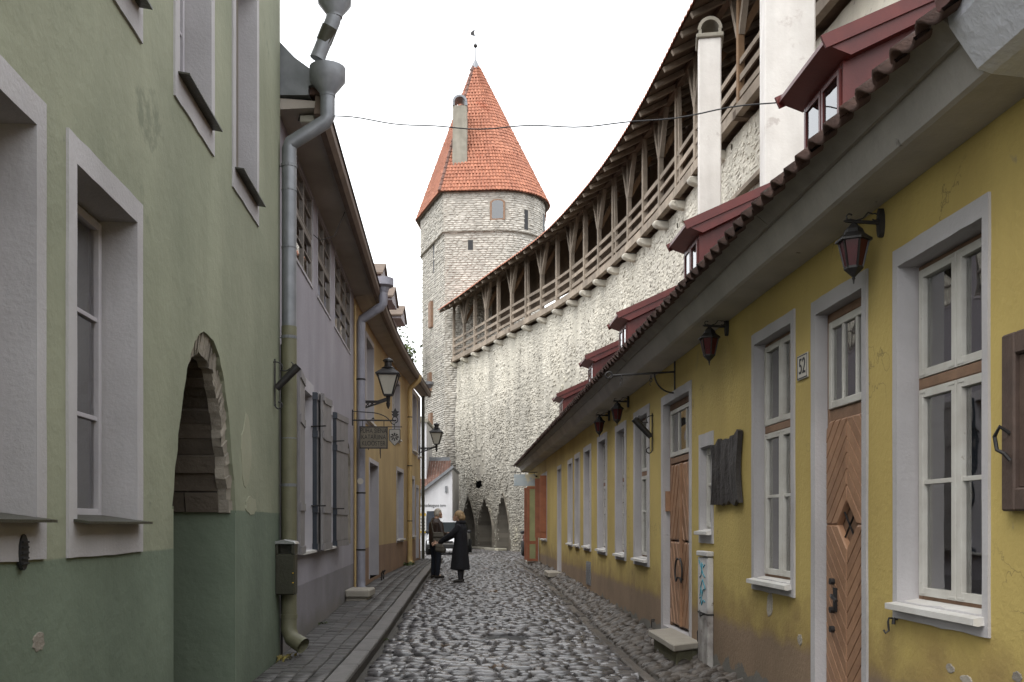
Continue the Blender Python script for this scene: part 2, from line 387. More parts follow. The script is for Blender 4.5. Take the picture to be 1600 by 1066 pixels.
    def sweep(s, prof, path, mi=0, closed=False):
        """prof: list of (offset, z); path: function k -> (point, outward) list."""
        i = len(s.v); n = len(prof)
        for p, o in path:
            for a, z in prof: s.v.append((p[0] + o[0] * a, p[1] + o[1] * a, z + (p[2] if len(p) > 2 else 0)))
        for k in range(len(path) - 1):
            for j in range(n if closed else n - 1):
                j2 = (j + 1) % n
                s.f.append((i + k * n + j, i + k * n + j2, i + (k + 1) * n + j2, i + (k + 1) * n + j)); s.m.append(mi)
        if closed:
            s.f.append(tuple(i + j for j in range(n))); s.m.append(mi)
            e = i + (len(path) - 1) * n; s.f.append(tuple(e + j for j in range(n))[::-1]); s.m.append(mi)
        return s
    def mesh(s, name, mats, smooth=False):
        me = bpy.data.meshes.new(name); me.from_pydata(s.v, [], s.f)
        for m in (mats if isinstance(mats, (list, tuple)) else [mats]): me.materials.append(MT[m])
        if len(me.materials) > 1: me.polygons.foreach_set('material_index', s.m)
        bm = bmesh.new(); bm.from_mesh(me); bmesh.ops.recalc_face_normals(bm, faces=bm.faces); bm.to_mesh(me); bm.free()
        if smooth: me.polygons.foreach_set('use_smooth', [True] * len(me.polygons))
        me.update(); return me
    def build(s, name, mats, parent=None, smooth=False, bevel=0., loc=None, kind=None):
        o = link(name, s.mesh(name, mats, smooth), parent, kind)
        if loc: o.location = loc
        if bevel:
            b = o.modifiers.new('bevel', 'BEVEL'); b.width = bevel; b.segments = 1; b.limit_method = 'ANGLE'
        if smooth: 
            try: o.data.set_sharp_from_angle(angle=math.radians(42))
            except Exception: pass
        return o

def link(name, data, parent=None, kind=None):
    o = bpy.data.objects.new(name, data); COL.objects.link(o)
    if parent: o.parent = parent
    if kind: o['kind'] = kind
    return o
def thing(name, label, cat, loc=(0, 0, 0), rz=0., group=None):
    o = bpy.data.objects.new(name, None); COL.objects.link(o); o.empty_display_size = .2
    o.location = loc; o.rotation_euler = (0, 0, rz)
    return tag(o, label, cat, group)
def tag(o, label, cat, group=None):
    o['label'] = label; o['category'] = cat
    if group: o['group'] = group
    return o
def copy_thing(root, label, loc, rz=None, group=None):
    def cp(o, par):
        c = o.copy(); COL.objects.link(c)
        if par: c.parent = par
        for ch in o.children: cp(ch, c)
        return c
    r = cp(root, None); r.location = loc; r['label'] = label
    if rz is not None: r.rotation_euler = (0, 0, rz)
    if group: r['group'] = group
    return r

class Wall:
    """a straight facade: local x along it, y out to the street, z up."""
    def __init__(s, x0, slope, side):
        s.x0, s.k, s.side = x0, slope, side
        L = math.hypot(slope, 1)
        s.d = Vector((slope / L, 1 / L, 0)) if side > 0 else Vector((-slope / L, -1 / L, 0))
        s.n = Vector((-s.d.y, s.d.x, 0)); s.L = L
        s.rz = math.atan2(s.d.y, s.d.x); s.o = Vector((x0, 0, 0))
    def Y(s, u):
        return s.x0 / ((u - CX) / FP - s.k)
    def x_of_Y(s, Y): return Y * s.L * s.side
    def at(s, u, v):
        Y = s.Y(u); return s.x_of_Y(Y), EYE + (HZ - v) / FP * Y
    def P(s, x, y, z): return s.o + s.d * x + s.n * y + Vector((0, 0, z))
    def rect(s, u0, u1, vt, vb, ut=None, ub=None):
        """pixel box of an opening -> (xa, xb, za, zb); vt read at ut, vb at ub (default u0)."""
        a, b = s.x_of_Y(s.Y(u0)), s.x_of_Y(s.Y(u1))
        return (min(a, b), max(a, b), s.at(ub or u0, vb)[1], s.at(ut or u0, vt)[1])

def zg(Y): return float(np.interp(Y, [-12, 12, 22, 34, 50, 80], [0, 0, .12, .2, .25, .25]))
def proj(p):
    return CX + FP * p[0] / p[1], HZ - FP * (p[2] - EYE) / p[1]

def clip(poly, a, b, c):
    """keep a*x + b*z <= c"""
    out = []
    for i in range(len(poly)):
        p, q = poly[i], poly[(i + 1) % len(poly)]
        dp, dq = a * p[0] + b * p[1] - c, a * q[0] + b * q[1] - c
        if dp <= 0: out.append(p)
        if dp * dq < 0:
            t = dp / (dp - dq); out.append((p[0] + (q[0] - p[0]) * t, p[1] + (q[1] - p[1]) * t))
    return out

# stones: templates are unit blocks, x/z in [-.5,.5], y (out) in [0,1]
def stone_template(seed, nseg=8, square=.55, rings=((0., 1.), (.62, .97), (1., .72)), jit=.1):
    r = random.Random(seed); V = []; F = []
    base = []
    for j in range(nseg):
        t = 2 * math.pi * (j + .5) / nseg
        c, s_ = math.cos(t), math.sin(t)
        k = 1 / max(abs(c), abs(s_)); k = 1 + (k - 1) * square
        q = 1 + r.uniform(-jit, jit)
        base.append((c * .5 * k * q, s_ * .5 * k * q))
    for y, sc in rings:
        ox, oz = (r.uniform(-.05, .05), r.uniform(-.05, .05)) if sc < .99 else (0, 0)
        for x, z in base: V.append((x * sc + ox, y * (1 + r.uniform(-jit, jit) if y > 0 else 1), z * sc + oz))
    n = nseg
    for k in range(len(rings) - 1):
        for j in range(n):
            F.append((k * n + j, (k + 1) * n + j, (k + 1) * n + (j + 1) % n, k * n + (j + 1) % n))
    e = (len(rings) - 1) * n; V.append((r.uniform(-.1, .1), 1.06, r.uniform(-.1, .1)))
    for j in range(n): F.append((e + j, len(V) - 1, e + (j + 1) % n))
    return np.array(V), F
def frame4(loc, ax, ay, az):
    m = np.eye(4); m[:3, 0] = ax; m[:3, 1] = ay; m[:3, 2] = az; m[:3, 3] = loc; return m
def scatter(items, temps, name, material, parent, keep, stuff_name, smooth=True):
    """items: (template index, 4x4 matrix in world space, priority). The KEEP highest become parts, the rest one stuff part."""
    off = np.array(parent.location) if parent else np.zeros(3)
    items = sorted(items, key=lambda t: -t[2])
    mes = []
    for V, F in temps:
        me = bpy.data.meshes.new(name); me.from_pydata([tuple(v) for v in V], [], F); me.materials.append(MT[material])
        if smooth: me.polygons.foreach_set('use_smooth', [True] * len(me.polygons))
        mes.append(me)
    nk = 0
    rest = []
    for ti, m, pr in items:
        if nk < keep and pr > 0:
            o = link(name, mes[ti], parent); mm = m.copy(); mm[:3, 3] -= off
            o.matrix_local = Matrix(mm.tolist()); nk += 1
        else: rest.append((ti, m))
    if rest:
        VV = []; FF = []; LT = []; base = 0
        for ti in range(len(temps)):
            ms = [m for t, m in rest if t == ti]
            if not ms: continue
            V, F = temps[ti]; ms = np.array(ms)
            W = np.einsum('nij,vj->nvi', ms[:, :3, :3], V) + ms[:, None, :3, 3] - off
            VV.append(W.reshape(-1, 3))
            idx = base + np.arange(len(ms))[:, None] * len(V)
            for f in F: FF.append(idx + np.array(f)[None, :]); 
            base += len(ms) * len(V)
        VV = np.concatenate(VV)
        me = bpy.data.meshes.new(stuff_name)
        loops = np.concatenate([a.reshape(-1) for a in FF]); tot = np.concatenate([np.full(len(a), a.shape[1]) for a in FF])
        me.vertices.add(len(VV)); me.vertices.foreach_set('co', VV.reshape(-1))
        me.loops.add(len(loops)); me.loops.foreach_set('vertex_index', loops.astype(np.int32))
        st = np.concatenate([[0], np.cumsum(tot)[:-1]])
        me.polygons.add(len(tot)); me.polygons.foreach_set('loop_start', st.astype(np.int32)); me.polygons.foreach_set('loop_total', tot.astype(np.int32))
        if smooth: me.polygons.foreach_set('use_smooth', np.ones(len(tot), dtype=bool))
        me.materials.append(MT[material]); me.update(calc_edges=True); me.validate()
        link(stuff_name, me, parent, 'stuff')
    return nk
def text(body, size, material, parent, loc, rot, align='CENTER', name='lettering', ext=.002, sx=1., spacing=1.):
    c = bpy.data.curves.new(name, 'FONT'); c.body = body; c.size = size; c.align_x = align; c.align_y = 'CENTER'
    c.extrude = ext; c.space_line = spacing; c.materials.append(MT[material])
    tmp = bpy.data.objects.new('lettering_curve', c); COL.objects.link(tmp)
    bpy.context.view_layer.update()
    me = bpy.data.meshes.new_from_object(tmp.evaluated_get(bpy.context.evaluated_depsgraph_get()))
    bpy.data.objects.remove(tmp)
    if not me.materials: me.materials.append(MT[material])
    o = link(name, me, parent); o.location = loc; o.rotation_euler = rot; o.scale = (sx, 1, 1)
    o['kind'] = 'stuff'
    return o

# ================================================================ ground, street, pavement
GW = Wall(-1.77, -.0667, -1)       # green house facade (left)
LW = Wall(-1.81, -.0667, -1)       # lilac house facade, a hand's breadth back
RW = Wall(2.46, -.055, 1)          # yellow house facade (right)
OCH = [(-3.04, 18.42), (-3.14, 20.4), (-3.215, 22.6), (-3.26, 25.2), (-3.27, 28.4), (-3.24, 34.0)]
def left_x(Y):
    if Y < 10.15: return -1.77 - .0667 * Y
    if Y < 18.42: return -1.81 - .0667 * Y
    return float(np.interp(Y, [p[1] for p in OCH], [p[0] for p in OCH]))
def kerb_x(Y): return -1.5 - .045 * (Y - 9.15) if Y < 28 else -2.35 - .02 * (Y - 28)
def right_x(Y): return 2.46 - .055 * Y
def gutter_x(Y): return right_x(Y) - float(np.interp(Y, [0, 9.8, 22.8, 32], [.72, .69, .46, .58]))
def bank_z(Y, t): return zg(Y) + .015 + t * float(np.interp(Y, [9, 12, 23, 32], [.13, .14, .2, .15]))
def camber(Y, X): 
    a, b = kerb_x(Y), gutter_x(Y); t = (X - a) / (b - a); t = min(max(t, 0), 1)
    return .03 * (1 - (2 * t - 1) ** 2)

g = MB(); g.face([(-300, -60, -.06), (300, -60, -.06), (300, 500, -.06), (-300, 500, -.06)])
g.build('ground', 'ground', kind='structure')
st = MB(); ys = [-10 + i * .75 for i in range(86)]
def street_span(Y): return (-3.6 if Y < 34 else -7.5, right_x(Y) - .1 if Y < 33.8 else 3.2)
for a, b in zip(ys, ys[1:]):
    for k in range(10):
        def pt(Y, t):
            x0, x1 = street_span(Y if Y < 34 or a >= 34 else 33.9); X = x0 + (x1 - x0) * t
            return (X, Y, zg(Y) + (camber(Y, X) if Y < 34 else .02) - .022)
        st.face([pt(a, k / 10), pt(a, (k + 1) / 10), pt(b, (k + 1) / 10), pt(b, k / 10)])
street = st.build('street', 'grit', kind='structure', smooth=True)

COB = [stone_template(100 + i, 8, .45, ((0., 1.), (.6, .97), (.93, .70)), .15) for i in range(7)]
rs = random.Random(3)
items = []
Y = 7.6
MAN = (-.04, 12.5)
while Y < 51:
    row = rs.uniform(.10, .15); 
    if Y < 33.6: x0, x1 = kerb_x(Y) + .03, gutter_x(Y) - .03
    else: x0, x1 = -4.4, 2.0
    X = x0 + rs.uniform(0, .1)
    while X < x1:
        w = rs.uniform(.11, .27); 
        cx, cy = X + w / 2, Y + rs.uniform(-.025, .025)
        X += w * .98
        if ((cx - MAN[0]) / .36) ** 2 + ((cy - MAN[1]) / .32) ** 2 < 1: continue
        if rs.random() < .015: continue
        d = row * rs.uniform(.93, 1.12); z = zg(cy) + camber(cy, cx) - .035 + rs.uniform(-.014, .012) + .022 * mnoise.noise((cx * 1.1, cy * .8, 0)) - .016 * max(0, 1 - (cx - x0) / .3) - .012 * max(0, 1 - (x1 - cx) / .25)
        a = rs.gauss(0, .16); tx, ty = rs.gauss(0, .05), rs.gauss(0, .07)
        ax = np.array([math.cos(a), math.sin(a), tx]) * w
        ay = np.array([-tx * .5, -ty, 1.]) * rs.uniform(.045, .062)
        az = np.array([math.sin(a), -math.cos(a), -ty]) * d       # right handed: x, out, -y
        u, v = proj((cx, cy, z))
        pr = (w / cy) if (v < 1068 and 555 < u < 1130) else 0
        items.append((rs.randrange(7), frame4((cx, cy, z), ax, ay, az), pr))
    Y += row
scatter(items, COB, 'cobblestone', 'cobble', street, 300, 'cobblestones')

# sloping cobbled bank along the yellow house, with its kerb of long flat stones
bk = MB()
for a, b in zip([i * .5 for i in range(8, 69)], [i * .5 for i in range(9, 69)]):
    if b > 34: b = 34
    for k in range(3):
        def pt(Y, t): return (gutter_x(Y) + (right_x(Y) + .02 - gutter_x(Y)) * t, Y, bank_z(Y, t) - .03)
        bk.face([pt(a, k / 3), pt(a, (k + 1) / 3), pt(b, (k + 1) / 3), pt(b, k / 3)])
bank = bk.build('sloping_pavement', 'grit', kind='structure')
items = []
Y = 7.4
while Y < 33.8:
    row = rs.uniform(.055, .095)
    t = rs.uniform(0, .1)
    wid = right_x(Y) - gutter_x(Y) - .12
    while t < 1:
        w = rs.uniform(.10, .21); tt = t + w / wid / 2
        if tt > 1: break
        cx, cy = gutter_x(Y) + .12 + tt * wid, Y + rs.uniform(-.02, .02); t += w / wid * .97
        z = bank_z(cy, tt) - .03 + rs.uniform(-.014, .014)
        a = rs.gauss(.12, .2); tx = (bank_z(cy, 1) - bank_z(cy, 0)) / wid + rs.gauss(0, .1)
        ax = np.array([math.cos(a), math.sin(a), tx]) * w
        ay = np.array([-tx * .7, rs.gauss(0, .1), 1.]) * rs.uniform(.045, .068)
        az = np.array([math.sin(a), -math.cos(a), rs.gauss(0, .1)]) * row * rs.uniform(1, 1.25)
        u, v = proj((cx, cy, z))
        items.append((rs.randrange(7), frame4((cx, cy, z), ax, ay, az), w / cy if v < 1068 else 0))
    Y += row
scatter(items, COB, 'bank_stone', 'bank', bank, 300, 'bank_stones')
Y = 7.5
while Y < 33.5:
    L = rs.uniform(.5, 1.1)
    b = MB(); w = rs.uniform(.09, .13); z = zg(Y) + .035 + rs.uniform(-.015, .012); j = rs.uniform(-.015, .015)
    x0, x1 = gutter_x(Y) + j, gutter_x(Y + L - .03) + j
    b.beam((x0 + w / 2, Y, z - .08), (x1 + w / 2, Y + L - .025, z - .08 + rs.uniform(-.01, .01)), w, .16)
    b.build('edge_stone', 'bank', bank, bevel=.018); Y += L

# left pavement: granite kerb and rows of small pavers
pv = MB()
ys = [4 + .5 * i for i in range(61)]
for a, b in zip(ys, ys[1:]):
    pv.face([(left_x(a) - .05, a, zg(a) + .085), (kerb_x(a) - .05, a, zg(a) + .085), (kerb_x(b) - .05, b, zg(b) + .085), (left_x(b) - .05, b, zg(b) + .085)])
pavement = pv.build('pavement', 'grit', kind='structure')
Y = 5.5
while Y < 33.8:
    L = rs.uniform(.85, 1.15); b = MB(); w = .19; j = rs.uniform(-.004, .004)
    za, zb = zg(Y) + .12 + rs.uniform(-.004, .004), zg(Y + L) + .12
    b.beam((kerb_x(Y) - w / 2 + j, Y, za - .03), (kerb_x(Y + L) - w / 2 + j, Y + L - .008, zb - .03), w, .06)
    b.build('kerb_stone', 'kerb', pavement, bevel=.012)
    b = MB(); b.beam((kerb_x(Y) - w / 2 - .008, Y, za - .152), (kerb_x(Y + L) - w / 2 - .008, Y + L - .004, zb - .152), w, .18); b.build('added_kerb_course', 'kerb_dark', pavement); Y += L  # lower course added to make the kerb's street face darker
box_t = (np.array([(x, y, z) for y in (0, .8) for x in (-.5, .5) for z in (-.5, .5)] + [(x * .92, 1., z * .92) for x in (-.5, .5) for z in (-.5, .5)]),
         [(0, 1, 5, 4), (1, 3, 7, 5), (3, 2, 6, 7), (2, 0, 4, 6), (4, 5, 9, 8), (5, 7, 11, 9), (7, 6, 10, 11), (6, 4, 8, 10), (8, 9, 11, 10)])
items = []
Y = 6.6
while Y < 33.6:
    row = .105 if Y < 30 else .15
    X0 = left_x(Y) + .03; X1 = kerb_x(Y) - .205
    n = 4; edges = [X0 + (X1 - X0) * t for t in (0, .27, .53, .765, 1)]
    for k in range(n):
        sub = 1 if k in (0, ) else 1
        w = edges[k + 1] - edges[k]
        off = rs.uniform(-.01, .01) + (row / 2 if k % 2 else 0)
        cx, cy = (edges[k] + edges[k + 1]) / 2, Y + off
        z = zg(cy) + .06 + rs.uniform(-.006, .006) - (.012 if k == 0 else 0) + (0.004 * math.sin(Y * 2.1 + k))
        tilt = rs.gauss(0, .012)
        ax = np.array([1, -.05, tilt]) * (w - .012); ay = np.array([-tilt, 0, 1.]) * .06; az = np.array([-.05, -1, rs.gauss(0, .02)]) * (row - .0035)
        u, v = proj((cx, cy, z))
        items.append((0, frame4((cx, cy, z), ax, ay, az), w / cy if v < 1064 else 0))
    Y += row
scatter(items, [box_t], 'paving_stone', 'paver', pavement, 300, 'paving_stones', smooth=False)
mc = MB(); mc.lathe((MAN[0], MAN[1], zg(12.5) + .0), [(.33, -.05), (.33, .018), (.30, .02), (.295, .014), (.02, .014)], 28)
for i in range(-4, 5):
    w = math.sqrt(max(.0, .27 ** 2 - (i * .06) ** 2)); mc.box(MAN[0] - w, MAN[0] + w, MAN[1] + i * .06 - .012, MAN[1] + i * .06 + .012, .012, .02)
tag(mc.build('manhole_cover', 'cover'), 'round grey cover set flat among the wet cobbles', 'manhole cover')

# ================================================================ facade helpers
def facade(x0, x1, z0, z1, holes, m, parent, thick=.45, extra=None, dz=.5):
    b = MB()
    xs = sorted({x0, x1, *[h[0] for h in holes], *[h[1] for h in holes]}); zs = sorted({z0, z1, *[h[2] for h in holes], *[h[3] for h in holes]})
    xs = [x for x in xs if x0 <= x <= x1]; zs = [z for z in zs if z0 <= z <= z1]
    for a, c in zip(xs, xs[1:]):
        for e, f in zip(zs, zs[1:]):
            mx, mz = (a + c) / 2, (e + f) / 2
            if any(h[0] < mx < h[1] and h[2] < mz < h[3] for h in holes): continue
            b.face([(a, 0, e), (c, 0, e), (c, 0, f), (a, 0, f)])
    for x in (x0, x1): b.face([(x, 0, z0), (x, -thick, z0), (x, -thick, z1), (x, 0, z1)])
    if extra: extra(b)
    return b.build('wall', m, parent)
def shell(x0, x1, z1, depth, parent, m='room', zf=.3):
    b = MB()
    b.face([(x0, -depth, 0), (x1, -depth, 0), (x1, -depth, z1), (x0, -depth, z1)])
    b.face([(x0, -.3, zf), (x1, -.3, zf), (x1, -depth, zf), (x0, -depth, zf)])
    b.face([(x0, -.3, z1 - .1), (x1, -.3, z1 - .1), (x1, -depth, z1 - .1), (x0, -depth, z1 - .1)])
    for x in (x0, x1): b.face([(x, -.02, 0), (x, -depth, 0), (x, -depth, z1), (x, -.02, z1)])
    return b.build('back_wall', m, parent)
def ring(b, o, i, y0, y1, yi):
    """flat band between outer rect o and inner rect i at y1; outer skirt down to y0, inner lining to yi."""
    O = [(o[0], o[2]), (o[1], o[2]), (o[1], o[3]), (o[0], o[3])]; I = [(i[0], i[2]), (i[1], i[2]), (i[1], i[3]), (i[0], i[3])]
    r = random.Random(int(abs(o[0] * 977 + o[2] * 131)) + 1); N = 9; po, pi = [], []
    for k in range(4):
        for t in range(N):
            f = t / N
            for L_, S_, j in ((po, O, .0045), (pi, I, .0025)):
                a, c = S_[k], S_[(k + 1) % 4]; q = r.uniform(-j, j) if t else 0
                dx, dz_ = c[0] - a[0], c[1] - a[1]; ln = math.hypot(dx, dz_) or 1
                L_.append((a[0] + dx * f - dz_ / ln * q, a[1] + dz_ * f + dx / ln * q))
    for k in range(4 * N):
        a, c, d, e = po[k], po[(k + 1) % (4 * N)], pi[(k + 1) % (4 * N)], pi[k]
        b.face([(a[0], y1, a[1]), (c[0], y1, c[1]), (d[0], y1, d[1]), (e[0], y1, e[1])])
        b.face([(a[0], y0, a[1]), (c[0], y0, c[1]), (c[0], y1, c[1]), (a[0], y1, a[1])])
        b.face([(e[0], y1, e[1]), (d[0], y1, d[1]), (d[0], yi, d[1]), (e[0], yi, e[1])])
def bars(b, x0, x1, z0, z1, w, y0, y1):
    b.box(x0, x0 + w, y0, y1, z0, z1); b.box(x1 - w, x1, y0, y1, z0, z1)
    b.box(x0 + w, x1 - w, y0 + .001, y1 - .001, z0, z0 + w); b.box(x0 + w, x1 - w, y0 + .001, y1 - .001, z1 - w, z1)
def window(parent, o, ms=.055, mt=.1, mb=.09, depth=.11, cols=2, transom=.36, lower=1, upper=0, frame='brown_wood', sash='white_wood',
           surround='trim', sill='sill', curtain=True, glass='glass', sw=.045, fw=.05, vbars=0, sill_out=.07, proud=.014, label=None):
    xa, xb, za, zb = o; i = (xa + ms, xb - ms, za + mb, zb - mt)
    w = MB(); y = -depth
    bars(w, i[0], i[1], i[2], i[3], fw, y - .06, y)
    H = i[3] - i[2]; zt = i[3] - H * transom if transom else None
    if zt: w.box(i[0] + fw, i[1] - fw, y - .055, y + .012, zt - .03, zt + .03)
    win = w.build('window', frame, parent, bevel=.006)
    if label: win['label'] = label
    s = MB(); ring(s, o, i, -.01, proud, y - .03); s.build('surround', surround, win)
    tiers = [(i[2] + fw * .6, (zt - .03) if zt else i[3] - fw * .6, lower)] + ([(zt + .03, i[3] - fw * .6, upper)] if zt else [])
    cw = (i[1] - i[0] - 2 * fw * .6) / cols
    for c in range(cols):
        for z0, z1, nb in tiers:
            x0 = i[0] + fw * .6 + c * cw + .004; x1 = x0 + cw - .008
            b = MB(); bars(b, x0, x1, z0 + .003, z1 - .003, sw, y - .04, y + .016)
            for k in range(nb):
                zz = z0 + (z1 - z0) * (k + 1) / (nb + 1) if nb > 1 else z0 + (z1 - z0) * .55
                b.box(x0 + sw, x1 - sw, y - .03, y + .008, zz - .012, zz + .012)
            for k in range(vbars):
                xx = x0 + (x1 - x0) * (k + 1) / (vbars + 1); b.box(xx - .011, xx + .011, y - .031, y + .007, z0 + sw, z1 - sw)
            if sw > .04:   # small iron corner plates and hinges
                for zz in (z0 + .012, z1 - .024): b.box(x0 + .01, x0 + .075, y + .016, y + .019, zz, zz + .012); b.box(x1 - .075, x1 - .01, y + .016, y + .019, zz, zz + .012)
            b.build('sash', sash, win, bevel=.004)
            p = MB(); p.box(x0 + sw * .6, x1 - sw * .6, y - .016, y - .012, z0 + sw * .6, z1 - sw * .6); p.build('pane', glass, win)
    if sill:
        b = MB(); e = .03
        pr = [(-depth, i[2] + .012), (sill_out, i[2] - .014), (sill_out, i[2] - .045), (sill_out - .02, i[2] - .05), (0, i[2] - .04), (-depth, i[2] - .03)]
        nn = len(pr)
        for x in (i[0] - e, i[1] + e): b.v += [(x if (yy > .015) else (min(max(x, i[0] + .001), i[1] - .001)), yy, zz) for yy, zz in pr]
        for k in range(nn): b.f.append((k, (k + 1) % nn, nn + (k + 1) % nn, nn + k)); b.m.append(0)
        b.f.append(tuple(range(nn))); b.m.append(0); b.f.append(tuple(range(2 * nn - 1, nn - 1, -1))); b.m.append(0)
        b.build('sill', sill, win)
    if curtain:
        b = MB(); n = 28; yc = y - .07
        for a, c in (((0, .44), (.56, 1)) if curtain is True else (curtain,)):
            pts = [(i[0] + (i[1] - i[0]) * (a + (c - a) * k / n), yc + .018 * math.sin(k * 1.55) + .006 * math.sin(k * .7)) for k in range(n + 1)]
            for p, q in zip(pts, pts[1:]): b.face([(p[0], p[1], i[2] - .1), (q[0], q[1], i[2] - .1), (q[0], q[1], i[3] + .1), (p[0], p[1], i[3] + .1)])
        b.build('curtain', 'curtain', win, smooth=True)
    return win, (i[0] - .006, i[1] + .006, i[2] - .006, i[3] + .006)

# ================================================================ green house (left, nearest)
gh = thing('green_house', 'tall green plastered house on the left with dark green base and ragged archway', 'house', GW.o, GW.rz)
holes = []
kw = dict(ms=.10, mt=.13, mb=.17, depth=.19, cols=1, transom=0, lower=2, surround='trim', sill=None, frame='shutter', sash='trim_w', curtain=(0, 1), fw=.04, sw=.045)
def ledge(win, i, W=None):
    b = MB(); b.prism([(0, 0), (.0, .012), (-.27, .05), (-.27, .038)], i[0] - .02, i[1] + .04, mp=lambda x, y, z: (y, x + .09, i[2] + z - .005)); b.build('sill', 'bin', win)
def gx(Y): return -Y * GW.L
for (Yn, Yf, zb, zt) in ((2.95, 4.2, 1.35, 3.34), (4.447, 5.53, 1.345, 3.34), (3.1, 4.2, 4.27, 6.5), (4.447, 5.53, 4.27, 6.5), (6.19, 7.23, 4.27, 6.5), (7.86, 8.93, 4.27, 6.5)):
    o = (gx(Yf), gx(Yn), zb, zt)
    k2 = dict(kw)
    w, h = window(gh, o, glass='green_house_glass', **k2); ledge(w, (h[0], h[1], h[2])); holes.append(h)
AX0, AX1, ASP, AAP = gx(7.98), gx(6.19), 1.60, 2.90       # archway opening
def arch_outline(n, w0, w1, zs, za, rag, seed):
    r = random.Random(seed); pts = []; m = (w0 + w1) / 2
    for k in range(n + 1):
        t = k / n; side = -1 if t < .5 else 1; q = abs(2 * t - 1)
        # pointed arch: half width as a function of height
        h = 1 - q ** 1.95; x = m + side * (w1 - w0) / 2 * q ** .74
        j = rag if 0 < k < n else 0
        pts.append((x + r.uniform(-j, j), zs + (za - zs) * h * (1 if abs(t - .5) > .01 else 1) + r.uniform(-j, j) * .6))
    return pts
AO = arch_outline(36, AX0 - .035, AX1 + .035, ASP, AAP, .016, 4)
holes.append((AX0 - .035, AX1 + .035, ASP, 3.05)); holes.append((AX0, AX1, 0, ASP))
def spandrel(b):
    for p, q in zip(AO, AO[1:]):
        b.face([(p[0], 0, p[1]), (q[0], 0, q[1]), (q[0], 0, 3.05), (p[0], 0, 3.05)])
        b.face([(p[0], 0, p[1]), (q[0], 0, q[1]), (q[0], -.06, q[1]), (p[0], -.06, p[1])])
    for x in (AX0, AX1): b.face([(x, 0, -.1), (x, -1.1, -.1), (x, -1.1, ASP + .02), (x, 0, ASP + .02)])
    b.face([(AX0 - .035, 0, ASP), (AX0, 0, ASP), (AX0, -.1, ASP + .01), (AX0 - .035, -.1, ASP + .01)]); b.face([(AX1, 0, ASP), (AX1 + .035, 0, ASP), (AX1 + .035, -.1, ASP + .01), (AX1, -.1, ASP + .01)])
facade(gx(10.12), gx(2.3), -.05, 7.6, holes, 'green', gh, extra=spandrel, thick=.6)
# broken stone edge of the arch, stone by stone
NA = 44
AI = arch_outline(NA, AX0 + .035, AX1 - .035, ASP - .0, AAP - .15, .022, 9)
AE = arch_outline(NA, AX0 - .06, AX1 + .06, ASP - .02, AAP + .04, .0, 9)
for k in range(NA):
    poly = [AI[k], AE[k], AE[k + 1], AI[k + 1]]
    b = MB(); yj = rs.uniform(-.035, -.01)
    P = [(Vector((p[0], 0, p[1]))) for p in poly]; c = sum(P, Vector()) / 4
    fr = [c + (p - c) * .985 for p in P]
    b.face([(p.x, yj - (.03 if n_ in (0, 3) else 0) + rs.uniform(-.008, .008), p.z) for n_, p in enumerate(fr)])
    for e in range(4):
        p, q = fr[e], fr[(e + 1) % 4]; b.face([(p.x, yj - (.03 if e in (0, 3) else 0), p.z), (q.x, yj - (.03 if (e + 1) % 4 in (0, 3) else 0), q.z), (q.x, -.13, q.z), (p.x, -.13, p.z)])
    b.build('arch_stone', 'rough_stone', gh)
# coursed stone of the vault and jambs behind
AV = arch_outline(26, AX0 + .01, AX1 - .01, ASP, AAP - .12, 0, 9)
for k in range(26):
    p, q = Vector((AV[k][0], 0, AV[k][1])), Vector((AV[k + 1][0], 0, AV[k + 1][1]))
    if (q - p).length < .01: continue
    yy = -.125
    while yy > -1.1:
        L = rs.uniform(.25, .5); y2 = max(yy - L, -1.12); t = rs.uniform(0, .03)
        c = Vector(((AX0 + AX1) / 2, 0, ASP)); nn = (c - (p + q) / 2).normalized()
        b = MB(); a1, a2 = p + (q - p) * .04 + nn * t, q - (q - p) * .04 + nn * t
        o1, o2 = p - nn * .1, q - nn * .1
        for (u1, u2) in ((a1, a2),):
            b.v += [(a1.x, yy, a1.z), (a2.x, yy, a2.z), (a2.x, y2 + .012, a2.z), (a1.x, y2 + .012, a1.z), (o1.x, yy, o1.z), (o2.x, yy, o2.z), (o2.x, y2 + .012, o2.z), (o1.x, y2 + .012, o1.z)]
            b.f += [(0, 1, 2, 3), (0, 4, 5, 1), (1, 5, 6, 2), (2, 6, 7, 3), (3, 7, 4, 0)]; b.m += [0] * 5
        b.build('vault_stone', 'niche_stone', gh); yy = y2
b = MB(); b.face([(AX0 - .1, -1.1, 0), (AX1 + .1, -1.1, 0), (AX1 + .1, -1.1, 3), (AX0 - .1, -1.1, 3)])
for k in range(9): x = AX0 + (AX1 - AX0) * k / 9; b.box(x + .004, x + (AX1 - AX0) / 9 - .004, -1.1, -1.06, .12, 2.4)
b.build('door', 'dark_wood', gh)
shell(gx(10.0), gx(8.2), 7.4, 3.5, gh); shell(gx(6.0), gx(2.32), 7.4, 3.5, gh)
b = MB(); b.face([(gx(2.3), -.6, -.05), (gx(2.3), -3.5, -.05), (gx(2.3), -3.5, 7.6), (gx(2.3), -.6, 7.6)]); b.build('side_wall', 'green', gh)
b = MB(); b.prism([(.25, 7.62), (.3, 7.7), (-3.2, 9.8), (-3.5, 9.8), (-3.5, 7.5), (0, 7.5)], gx(10.12), gx(2.2), mp=lambda x, y, z: (y, x, z)); b.build('roof', 'dark_tile', gh)
vent = MB(); o = GW.at(30, 863); vent.lathe((0, 0, 0), [(.045, -.01), (.045, .008), (.03, .012)], 16)
vm = MB()
for i in range(5): vm.box(-.028, .028, .004, .014, -.05 + i * .022, -.042 + i * .022)
